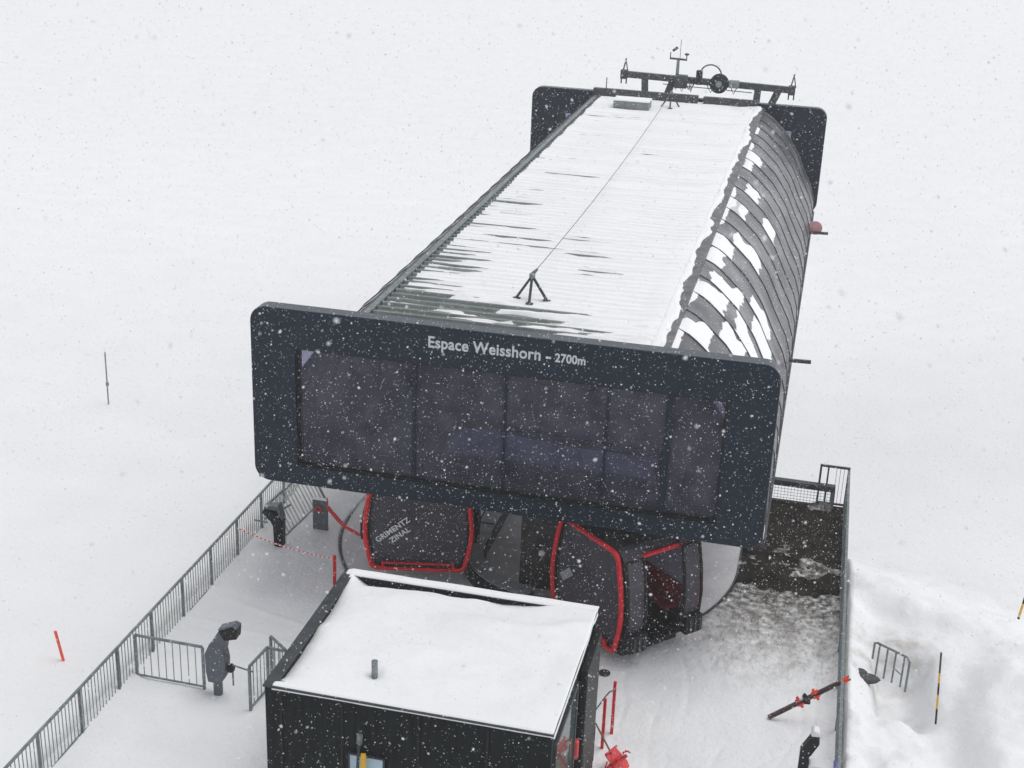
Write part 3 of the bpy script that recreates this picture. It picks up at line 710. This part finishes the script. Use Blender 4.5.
xs = np.linspace(KX0 + .03, KX1 + .05, 190); ys = np.linspace(KY0 - .04, KY1 - wt + .0, 160); X, Y = np.meshgrid(xs, ys)
dl = X - (KX0 + wt); db = (KY1 - wt) - Y; fr_ = (Y - KY0) / (KY1 - KY0); fxr = (X - KX0) / (KX1 - KX0)
h = KZ + .06 + .10 * (fbm(X * .65, Y * .9, 3, 71) - .5) * 1.8 * sstep(0, .5, Y - KY0) * sstep(0, .5, KX1 - X) + .015 * (fbm(X * 2.5, Y * 2.5, 3, 72) - .5)
corner = np.exp(-(np.hypot(dl, db) / .5) ** 2)
h = h - (.18 * np.exp(-np.clip(dl, -.2, 9) / .30) * (1 - corner) * (1 - .95 * sstep(.5, .05, Y - KY0)))
h = h - .22 * np.exp(-(np.clip(db, 0, 9) / .20) ** 1.8) * sstep(.02, .12, fxr) * sstep(.93, .45, fxr)
h = h + .08 * np.exp(-((db - .8 + .25 * np.sin(X * 1.7)) / .22) ** 2) * sstep(-7.6, -6.6, X) * (.5 + .8 * fbm(X * .9, X * 0, 3, 78))
h = h + .09 * np.exp(-((Y - 21.2 + .35 * np.sin(X * 1.3 + 1)) / .28) ** 2) * np.exp(-((X + 5.0) / 1.3) ** 2) - .05 * np.exp(-((Y - 20.7) / .3) ** 2 - ((X + 4.9) / .8) ** 2)
h = h - .09 * np.exp(-((X + 6.47) / .13) ** 2 - ((Y - 19.25) / .13) ** 2) + .10 * (fbm(X * 1.1, Y * 1.8, 4, 79) - .5) * sstep(0, .4, Y - KY0) * sstep(0, .4, KX1 - X)
over = sstep(.02, -.04, Y - KY0) + sstep(KX1 - .0, KX1 + .05, X)
h = np.where(over > 0, h - .07 * np.clip(over, 0, 1), h)
leftwall = sstep(KX0 + wt + .05, KX0 + wt - .01, X)
h = h - 0 * leftwall
grid('roof_snow', X, Y, h, SNOW, parent=K, keep=(h > KZ - .42) & (X > KX0 + wt - .02) & ((Y > KY0 + wt + .02) | (h + .07 * over > KZ + .02)), thick=.02)
xs = np.linspace(KX0 + .02, KX1 + .03, 160); ys = np.linspace(KY1 - wt - .03, KY1 + .04, 12); X, Y = np.meshgrid(xs, ys)
e = np.minimum(Y - ys[0], ys[-1] - Y) / (ys[-1] - ys[0]) * 2
h = KZ + .03 + .045 * np.clip(e * 2.2, 0, 1) * (.8 + .5 * fbm(X * 1.2, Y * 0, 3, 74)) * sstep(KX0, KX0 + .15, X)
grid('parapet_snow', X, Y, h, ROOFSNOW, parent=K, thick=.03)
G().tube([(-6.47, 19.25, 3.3), (-6.47, 19.25, 3.78)], .055, 14).build('vent_pipe', GALV, K)
# windows and fittings
g = G(); g.frame(rrect(KY0 + .2, 20.6, 1.0, 3.15, .02), rrect(KY0 + .28, 20.52, 1.08, 3.07, .02), KX1 + .002, KX1 + .05, 'x'); wf = g.build('window', DARKSTEEL, K)
G().box(KX1 + .012, KX1 + .026, KY0 + .28, 20.52, 1.08, 3.07).build('pane', GREENGLASS, wf)
G().box(KX1 + .002, KX1 + .16, 20.85, 22.25, .05, 3.2).build('door', BLACK, K, bevel=.03)
G().box(KX1 + .16, KX1 + .19, 20.95, 20.99, 1.0, 1.35).build('door_handle', GALV, K)
G().box(KX1 + .003, KX1 + .10, 20.62, 20.76, 1.45, 1.85).build('alarm_box', REDPL, K, bevel=.04)
lm = G().lathe([(.05, 2.36), (.08, 2.38), (.08, 2.50), (.04, 2.56)], (KX1 + .05, 22.42, .0), 14).build('warning_lamp', mat('orange_lens', (.85, .22, .02), .3, var=.05), K)
G().lathe([(.06, 2.22), (.07, 2.23), (.07, 2.355), (.05, 2.36)], (KX1 + .05, 22.42, 0), 14).build('lamp_base', WHITE, lm)
o = G().frame(rrect(-6.66, -6.02, 1.5, 2.46, .02), rrect(-6.63, -6.05, 1.53, 2.43, .01), KY0 - .06, KY0 - .02).build('window', DARKSTEEL, K)
G().box(-6.63, -6.05, KY0 - .05, KY0 - .022, 1.53, 2.43).build('pane', PALEBLUE, o)
o = G().bar((-6.30, 18.10, 0), (-6.36, 18.34, 2.57), .085, .04).build('yellow_plank', YELLOW, bevel=.01)
tag(recentre(o, (-6.30, 18.10, 0)), 'yellow board leaning on the front of the black hut', 'board')
PL = thing('snow_brush', (-6.52, 18.0, 0), 'dark long handled brush leaning left of the yellow board', 'brush')
G().tube([(-6.50, 18.05, 0), (-6.44, 18.36, 2.75)], .026, 8).build('handle', DARKSTEEL, PL)
G().bar((-6.44, 18.36, 2.72), (-6.43, 18.38, 2.92), .09, .06).build('brush_head', GALV, PL, bevel=.01)

# ================================================================== RAILINGS
def railing(name, p, q, H_, label, cat='railing', nposts=2, bar=.115, group=None, rail=.045, post=.05, bw=.014, low=.10, post_over=0):
    p = Vector(p); q = Vector(q); t = thing(name, p, label, cat, 0, group); L = (q - p).length; d = (q - p) / L
    G().bar(p + Vector((0, 0, H_)), q + Vector((0, 0, H_)), rail, rail).build('top_rail', GALV, t)
    G().bar(p + Vector((0, 0, low)), q + Vector((0, 0, low)), .035, .03).build('bottom_rail', GALV, t)
    for k in range(nposts):
        c = p + d * L * k / (nposts - 1)
        G().bar(c - Vector((0, 0, .12)), c + Vector((0, 0, H_ - rail / 2)), post, post, up=d).build('post', GALV, t)
    g = G(); nb = int(L / bar)
    for k in range(1, nb):
        c = p + d * (L * k / nb); g.bar(c + Vector((0, 0, low)), c + Vector((0, 0, H_ - rail / 2)), bw, bw, up=d)
    o = g.build('baluster', GALV, t); 
    return t
railing('railing', (-12.93, 16.07, .02), (-12.93, 34.0, .02), 1.10, 'long grey steel railing along the left edge of the deck', nposts=13, bar=.123)
railing('railing', (-12.86, 22.68, .02), (-11.33, 22.66, .02), 1.06, 'short grey railing crossing the deck left of the grey ticket gate', nposts=2, bar=.16)
# L-shaped railing beside the hut
t = railing('railing', (-10.12, 22.24, .02), (-10.05, 23.0, .02), 1.08, 'grey L-shaped railing between the grey ticket gate and the black hut', nposts=2, bar=.13)
g = G(); g.bar((-10.05, 23.0, 1.10), (-8.9, 22.9, 1.10), .045).bar((-10.05, 23.0, .12), (-8.9, 22.9, .12), .03); g.build('top_rail', GALV, t)
g = G()
for k in range(1, 9): x = -10.05 + k * .14; g.bar((x, 22.99, .1), (x, 22.99, 1.09), .016)
g.build('baluster', GALV, t)
railing('railing', (-10.12, 23.35, .02), (-9.62, 22.95, .02), 1.12, 'short slanting grey railing behind the L-shaped one at the hut', nposts=2, bar=.16)
# right-hand railing
railing('railing', (1.50, 14.0, .02), (1.50, 35.55, .02), 1.12, 'long grey steel railing along the right edge of the deck', nposts=15, bar=.123, rail=.06, post=.06, bw=.018)
# rear fence with mesh
t = thing('fence', (-.95, 35.4, 0), 'low fence of steel beam and wire mesh at the rear of the dark deck', 'fence')
G().bar((-1.2, 35.42, .60), (1.20, 35.40, .60), .20, .16).build('top_beam', DARKSTEEL, t, bevel=.01)
for x in (-1.1, 1.15): G().bar((x, 35.41, 0), (x, 35.41, .52), .12).build('post', GALV, t)
g = G()
for k in range(26): x = -1.1 + k * .088; g.bar((x, 35.41, .0), (x, 35.41, .55), .008)
for k in range(6): z = .04 + k * .09; g.bar((-1.1, 35.42, z), (1.1, 35.42, z), .008)
g.build('wire_mesh', GALV, t)
t = thing('gate', (1.18, 35.5, 0), 'small upright barred gate at the far right corner of the deck', 'gate')
g = G(); x0, x1, yy = .76, 1.50, 35.5
g.bar((x0, yy, .06), (x0, yy, 1.2), .055).bar((x1, yy, .0), (x1, yy, 1.2), .055).bar((x0 - .027, yy, 1.2), (x1 + .027, yy, 1.2), .055).bar((x0, yy, .10), (x1, yy, .10), .05).bar((x0 + .2, yy, .1), (x0 + .2, yy, 1.2), .045)
g.build('frame', DARKSTEEL, t)
g = G()
for k in (.42, .52, .62): g.bar((x0 + k, yy, .1), (x0 + k, yy, 1.2), .012)
g.build('baluster', GALV, t)
# folded grille rack lying behind the black gate
t = thing('barrier', (-12.25, 29.9, 0), 'pale leaning crowd barrier behind the black ticket gate', 'barrier')
P0, P1 = Vector((-12.28, 29.3, .05)), Vector((-12.05, 31.7, .05)); up_ = Vector((-.48, .1, .80))
g = G(); g.bar(P0, P1, .045).bar(P0 + up_, P1 + up_, .045).bar(P0, P0 + up_, .045).bar(P1, P1 + up_, .045); g.build('frame', GALV, t)
g = G()
for k in range(1, 15): c = P0.lerp(P1, k / 15); g.bar(c, c + up_, .03 if k % 2 else .045, .012)
g.build('slats', mat('pale_slats', (.48, .49, .47), .6, var=.15), t)
G().bar((-12.9, 29.6, .35), (-12.3, 29.9, .70), .04).bar((-12.9, 29.0, .62), (-12.55, 29.0, .6), .03).build('stay', GALV, t)

# stair rail in the snow trench, right
t = thing('stair_railing', (2.6, 28.2, -.6), 'small grey stair railing sunk in the snow trench right of the deck', 'railing')
A, B2 = Vector((2.34, 28.36, .22)), Vector((2.97, 27.98, .20))
g = G(); g.tube([A - Vector((.06, -.05, .45)), A - Vector((.06, -.05, .04)), A, B2, B2 + Vector((.07, -.06, -.08)), B2 + Vector((.07, -.06, -.85))], .026, 8)
g.build('handrail', GALV, t)
for k in (.08, .36, .64, .93):
    p = A.lerp(B2, k); G().tube([p, p - Vector((0, 0, .80))], .022, 8).build('post', GALV, t)
p, q = A.lerp(B2, .64), A.lerp(B2, .93); G().bar(p - Vector((0, 0, .42)), q - Vector((0, 0, .5)), .022).build('cross_rail', GALV, t)

# ================================================================== TICKET GATES
def ticket_gate(loc, rz, body, label, arms=True, snowcap=False):
    t = thing('ticket_gate', loc, label, 'ticket gate', rz, 'ski-pass gates on the deck')
    # local: leans towards +x
    lg = G().prism([(-.085, -.05), (.085, -.05), (.085, .42), (-.085, .42)], -.07, .07).build('leg', body, t, local=True, bevel=.03)
    G().prism([(-.16, .36), (.12, .36), (.22, .55), (.24, .90), (.20, 1.14), (.12, 1.30), (-.10, 1.27), (-.21, 1.02), (-.20, .60)], -.13, .13).build('body', body, t, local=True, bevel=.012)
    G().prism([(-.20, 1.05), (.20, 1.10), (.26, 1.40), (.12, 1.62)], -.12, .12).build('arm', body, t, local=True, bevel=.01)
    G().prism([(.12, 1.60), (.22, 1.40), (.50, 1.48), (.52, 1.70), (.42, 1.74)], -.12, .12).build('reader_head', BLACK, t, local=True, bevel=.01)
    G().prism([(.12, 1.605), (.42, 1.745), (.52, 1.705), (.53, 1.745), (.42, 1.79), (.10, 1.65)], -.12, .12).build('head_lid', WHITE if snowcap else body, t, local=True, bevel=.02)
    hub = G().lathe([(.03, .12), (.09, .13), (.10, .20), (.06, .25)], (.12, 0, .70), 14, 'x').build('turnstile_hub', BLACK, t, local=True)
    if arms:
        G().tube([(.34, 0, .78), (.78, .0, .70)], .018, 8).build('turnstile_bar', GALV, hub, local=True)
        G().tube([(.34, 0, .76), (.36, -.04, .32)], .018, 8).build('turnstile_bar', GALV, hub, local=True)
    return t
ticket_gate((-10.99, 22.6, .03), 0, GATEGREY, 'grey ticket gate with bowed head and turnstile bars beside the short railing')
t = thing('ticket_gate', (-12.22, 28.97, 0), 'slim black ticket gate bent over to the left beside the long left railing', 'ticket gate', 0, 'ski-pass gates on the deck')
G().prism([(-.12, 0), (.10, 0), (.12, .75), (-.10, .95), (-.34, 1.08), (-.42, .94), (-.20, .72), (-.14, .60)], -.13, .13).build('body', BLACK, t, local=True, bevel=.03)
G().prism([(-.36, 1.10), (.02, 1.20), (.13, .80), (.10, .78), (-.02, 1.04), (-.34, 1.04)], -.12, .12).build('reader_face', GREYBOX, t, local=True, bevel=.02)
t = thing('ticket_gate', (.88, 22.75, 0), 'black ticket gate with white capped head at the bottom beside the right railing', 'ticket gate', 0, 'ski-pass gates on the deck')
G().prism([(-.10, 0), (.08, 0), (.08, .90), (.24, 1.25), (.20, 1.40), (.08, 1.38), (-.10, 1.02)], -.12, .12).build('body', BLACK, t, local=True, bevel=.03)
G().prism([(.07, 1.385), (.22, 1.40), (.20, 1.50), (.10, 1.53), (.05, 1.47)], -.10, .10).build('head_lid', WHITE, t, local=True, bevel=.02)
c = G().box(.085, .60, -.14, .14, .55, .78).build('side_arm', WHITE, t, local=True, bevel=.04)
G().box(.545, .612, -.15, .15, .53, .80).build('end_cap', mat('violet_plastic', (.16, .14, .45), .5, var=.1), c, local=True, bevel=.02)

# grey board with orange ring, and the red belt
t = thing('signboard', (-11.55, 30.04, 0), 'grey signboard with an orange ring standing in snow left of the left cabin', 'signboard')
G().box(-11.75, -11.36, 30.0, 30.09, -.02, .88).build('board', GREYBOX, t, bevel=.01)
G().box(-11.76, -11.35, 29.99, 30.10, .885, .93).build('snow_cap', ROOFSNOW, t, bevel=.02)
ring = [(-11.59 + .075 * math.cos(a * .3142), 29.985, .64 + .075 * math.sin(a * .3142)) for a in range(20)]
G().tube(ring, .016, 6, closed=True).build('ring_mark', ORANGE, t)
g = G(); pts = [(-11.33, 29.95, 1.02), (-11.30, 29.9, .78), (-10.96, 29.8, .50), (-10.80, 29.7, .43), (-10.30, 29.4, .42), (-9.9, 29.3, .5)]
wd = [.10, .12, .13, .09, .04, .035]
for i in range(len(pts) - 1): g.bar(pts[i], Vector(pts[i + 1]) + (Vector(pts[i + 1]) - Vector(pts[i])) * .03, .02, wd[i])
tag(recentre(g.build('red_strap', REDPL), (-11.33, 29.95, .4)), 'red strap hanging between the grey signboard and the left cabin', 'strap')
# rope with red and white stripes and its post
A, B2 = Vector((-12.9, 27.98, .90)), Vector((-10.22, 27.45, .78)); N = 46
pt = lambda k: A.lerp(B2, k / N) - Vector((0, 0, .10 * (1 - (2 * k / N - 1) ** 2)))
RP = thing('barrier_rope', A, 'red and white striped rope across the left walkway', 'rope')
g1, g2 = G(), G()
for k in range(N): (g1 if k % 2 else g2).tube([pt(k), pt(k + 1)], .018, 6)
g1.build('red_stripes', ORANGE, RP); g2.build('white_stripes', WHITE, RP)
o = G().bar((-10.24, 27.48, 0), (-10.22, 27.45, .86), .07).build('post', RED); o.name = 'barrier_post'
tag(recentre(o, (-10.24, 27.48, 0)), 'red post holding the striped rope behind the hut', 'post')

# red posts, cord and shovel right of the hut
for i, ((x, y), h_, lab) in enumerate((((-3.0, 23.0), 1.24, 'shorter red post beside the hut door'), ((-2.90, 23.55), 1.30, 'taller red post standing next to the shorter one by the hut'))):
    o = G().bar((x, y, 0), (x, y - .03, h_), .06).build('red_post', RED, bevel=.005); tag(recentre(o, (x, y, 0)), lab, 'post', 'red posts beside the hut')
o = G().tube([(-3.18, 22.2, 1.15), (-3.12, 22.6, 1.22), (-3.0, 22.97, 1.30), (-2.96, 23.2, 1.26), (-2.9, 23.5, 1.12)], .014, 6).tube([(-3.14, 22.4, 1.0), (-3.1, 22.5, .9), (-3.1, 22.5, .05)], .014, 6).build('cord', DARKSTEEL)
tag(recentre(o, (-3.1, 22.5, .05)), 'thin dark cord tied from the hut to the red posts', 'cord')
SH = thing('snow_shovel', (-2.85, 22.35, .05), 'red snow shovel with brown shaft leaning beside the hut', 'shovel')
G().tube([(-3.16, 22.45, 1.15), (-2.72, 22.35, .45)], .018, 8).build('shaft', WOOD, SH)
g = G()
Ms = Matrix.Translation((-2.60, 22.35, .33)) @ Matrix.Rotation(R(38), 4, 'Y') @ Matrix.Rotation(R(-20), 4, 'Z')
g.prism([(-.22, -.24), (.12, -.27), (.24, -.20), (.24, .20), (.12, .27), (-.22, .24)], -.012, .012, 'z', M=Ms)
g.box(-.24, -.20, -.24, .24, 0, .06, M=Ms)
g.build('blade', REDPL, SH, bevel=.008)
# pile of crumpled red netting
g = G(); r9 = random.Random(8)
for k in range(26):
    a = Vector((-3.02 + .022 * k, 21.9 + .02 * k, .10 + .018 * k)); b = a + Vector((r9.uniform(-.06, .12), r9.uniform(-.25, .25), r9.uniform(-.12, .14)))
    g.bar(a, b, .022, .014)
g.bar((-3.1, 21.85, .06), (-2.42, 22.3, .52), .05)
tag(recentre(g.build('red_netting', REDPL), (-3.0, 22.0, .05)), 'crumpled red netting in the snow under the shovel', 'netting')
o = G().lathe([(.02, .0), (.13, .0), (.13, .012), (.02, .014)], (-3.41, 25.62, .075), 18).build('floor_drain', DARKSTEEL)
tag(recentre(o, (-3.41, 25.62, .07)), 'small dark round drain showing in the deck snow', 'drain')

# skis resting on the right railing
SK = thing('skis', (.18, 24.98, .1), 'pair of dark skis with red bindings resting on the right railing', 'skis')
a = Vector((.14, 24.95, .10)); b = Vector((1.60, 25.15, 1.19)); d = (b - a).normalized(); side = d.cross(Vector((0, -1, .3))).normalized()
for s in (-1, 1):
    off = side * s * .024; top = b + off
    g = G(); g.bar(a + off, b + off, .03, .075, up=(0, -1, 0)); tip = b + off + d * .05 + side * s * .015; g.bar(b + off, tip, .016, .07, up=(0, -1, 0))
    ski = g.build('ski', mat('ski_black', (.03, .026, .028), .4, col2=(.14, .05, .045), vscale=7) if s < 0 else bpy.data.materials['ski_black'], SK, bevel=.005)
    G().bar(b + off - d * .16, b + off + d * .02, .036, .08, up=(0, -1, 0)).build('tip_marking', ORANGE, ski)
    for k in (.40, .60):
        c = a.lerp(b, k) + off
        bd = G().bar(c - d * .08 + side * s * .02, c + d * .08 + side * s * .02, .045, .085, up=(0, -1, 0)).bar(c, c + side * s * .10, .05, .08, up=(0, -1, 0))
        bo_ = bd.build('binding', ORANGE if k > .5 else REDPL, ski, bevel=.012)
    c = a.lerp(b, .47) + off; G().bar(c - d * .06, c + d * .06 + side * s * .07, .07, .08, up=(0, -1, 0)).build('heel_piece', BLACK, ski, bevel=.01)

# marker poles
def stripes(name, p, q, r, bands, mats, label, cat, group=None):
    p = Vector(p); q = Vector(q); t = thing(name, p, label, cat, 0, group)
    for i in range(len(bands) - 1):
        G().tube([p.lerp(q, bands[i]), p.lerp(q, bands[i + 1])], r, 8).build('band', mats[i], t)
    return t
gz = lambda x, y: float(ground_h(np.array([[x]]), np.array([[y]]))[0, 0])
stripes('marker_pole', (3.64, 26.7, -.55), (3.50, 26.7, 1.2), .022, [0, .22, .42, .58, .72, 1], [BLACK, YELLOW, BLACK, YELLOW, DARKSTEEL], 'long yellow and black pole standing right of the stair railing', 'marker pole', 'yellow and black snow poles')
stripes('marker_pole', (5.74, 31.85, -1.3), (5.93, 31.85, .65), .030, [0, .40, .6, .70, .80, 1], [BLACK, YELLOW, BLACK, YELLOW, BLACK], 'yellow and black pole farther back beyond the snow bank, the rightmost one', 'marker pole', 'yellow and black snow poles')
o = G().tube([(-15.17, 23.7, gz(-15.17, 23.7) - .3), (-15.36, 23.7, .11)], .034, 8).build('marker_stake', mat('fluorescent_red', (.95, .10, .07), .5, var=.06))
tag(recentre(o, (-15.2, 23.7, -.6)), 'short bright red stake in the snow left of the deck', 'stake')
zz = gz(-21.3, 37.0)
o = G().tube([(-21.32, 37.04, zz - .1), (-21.31, 37.04, 1.2)], .022, 8).lathe([(.02, .05), (.05, .08), (.05, .18), (.02, .2)], (-21.31, 37.04, 0), 8).build('measuring_pole', GALV)
tag(recentre(o, (-21.3, 37.04, zz)), 'thin grey pole alone on the far left snow slope', 'pole')
# dark lump standing in for a melt hole at the foot of the railing
RX, RY = 2.02, 27.55
rz0 = gz(RX, RY); g = G(); vs = []; nr, ns = 7, 22
for i in range(nr + 1):
    for j in range(ns):
        a_ = 2 * math.pi * j / ns; q = i / nr
        k_ = 1 + .55 * (float(fbm(np.array([2 + 1.3 * math.cos(a_)]), np.array([3 + 1.3 * math.sin(a_)]), 3, 5)[0]) - .5) * 2
        vs.append((RX + .44 * q * k_ * math.cos(a_), RY + .27 * q * k_ * math.sin(a_), rz0 + .01 + .04 * (1 - q ** 2) + .04 * math.sin(5 * a_ + i) * q * (1 - q) - .06 * (q > .95)))
g.add(vs, [(i * ns + j, i * ns + (j + 1) % ns, (i + 1) * ns + (j + 1) % ns, (i + 1) * ns + j) for i in range(nr) for j in range(ns)] + [tuple((nr) * ns + j for j in range(ns))])
o = g.build('melt_hole_lump', mat('melt_hole_lump', (.055, .056, .055), .7, var=.4, vscale=9, bump=.5, bscale=20), smooth=True)
tag(recentre(o, (RX, RY, rz0)), 'dark low lump standing in for a melt hole in the snow by the ski tips', 'melt hole')

# ================================================================== FALLING SNOW
TET = (np.array([(1, 1, 1), (1, -1, -1), (-1, 1, -1), (-1, -1, 1)], float) * .62, np.array([[0, 1, 2], [0, 3, 1], [0, 2, 3], [1, 3, 2]]))
OCT = (np.array([(1, 0, 0), (-1, 0, 0), (0, 1, 0), (0, -1, 0), (0, 0, 1.35), (0, 0, -1.35)], float) * .9, np.array([[0, 2, 4], [2, 1, 4], [1, 3, 4], [3, 0, 4], [2, 0, 5], [1, 2, 5], [3, 1, 5], [0, 3, 5]]))
def flakes(n, bx, s0, s1, shape):
    c = np.stack([rng.uniform(*bx[0], n), rng.uniform(*bx[1], n), rng.uniform(*bx[2], n)], 1)
    ins = ((c[:, 0] > -11.8) & (c[:, 0] < -.3) & (c[:, 1] > 26.3) & (c[:, 1] < 55.7) & (c[:, 2] < 7.15)) | ((c[:, 0] > -8.4) & (c[:, 0] < -3.0) & (c[:, 1] > 18.2) & (c[:, 1] < 22.7) & (c[:, 2] < 3.65))
    c = c[~ins]; n = len(c)                                   # nothing falls inside the buildings
    s = s0 + (s1 - s0) * rng.random(n) ** 2.2
    base, tri = shape
    q = rng.normal(size=(n, 4)); q /= np.linalg.norm(q, axis=1)[:, None]; w_, x, y, z = q.T
    Rm = np.stack([1 - 2 * (y * y + z * z), 2 * (x * y - z * w_), 2 * (x * z + y * w_), 2 * (x * y + z * w_), 1 - 2 * (x * x + z * z), 2 * (y * z - x * w_), 2 * (x * z - y * w_), 2 * (y * z + x * w_), 1 - 2 * (x * x + y * y)], 1).reshape(n, 3, 3)
    b = base[None] * (1 + .5 * (rng.random((n, len(base), 1)) - .5))
    v = np.einsum('nij,nkj->nki', Rm, b) * s[:, None, None] + c[:, None, :]
    return v.reshape(-1, 3), (np.arange(n)[:, None, None] * len(base) + tri[None]).reshape(-1, 3)
sets = [flakes(190000, ((-20, 9), (9, 33), (.3, 16.9)), .0022, .0085, TET), flakes(46000, ((-20, 9), (3, 33), (.3, 16.9)), .005, .0125, OCT), flakes(14000, ((-24, 9), (33, 62), (-1, 16.9)), .004, .013, OCT)]
V_, F_, k = [], [], 0
for a_, b_ in sets: V_.append(a_); F_.append(b_ + k); k += len(a_)
v = np.concatenate(V_); f = np.concatenate(F_)
me = bpy.data.meshes.new('snowfall'); me.vertices.add(len(v)); me.vertices.foreach_set('co', v.astype(np.float32).ravel())
me.loops.add(f.size); me.loops.foreach_set('vertex_index', f.astype(np.int32).ravel())
me.polygons.add(len(f)); me.polygons.foreach_set('loop_start', np.arange(0, f.size, 3, dtype=np.int32)); me.polygons.foreach_set('loop_total', np.full(len(f), 3, dtype=np.int32))
me.update(calc_edges=True); me.materials.append(FLAKE)
o = bpy.data.objects.new('snowfall', me); COL.objects.link(o)
tag(o, 'snowflakes drifting down through the air', 'snowfall', kind='stuff')

# ================================================================== HAZE
hm = bpy.data.materials.new('haze'); hm.use_nodes = True; n = hm.node_tree; n.nodes.clear()
out = n.nodes.new('ShaderNodeOutputMaterial'); pv = n.nodes.new('ShaderNodeVolumePrincipled')
pv.inputs['Density'].default_value = .0008; pv.inputs['Color'].default_value = (.97, .975, .98, 1); pv.inputs['Anisotropy'].default_value = .2
n.links.new(pv.outputs[0], out.inputs['Volume'])
o = G().box(-330, 270, -560, 560, -18, 22).build('haze', hm); tag(o, 'thin snow haze hanging in the air', 'haze', kind='stuff')
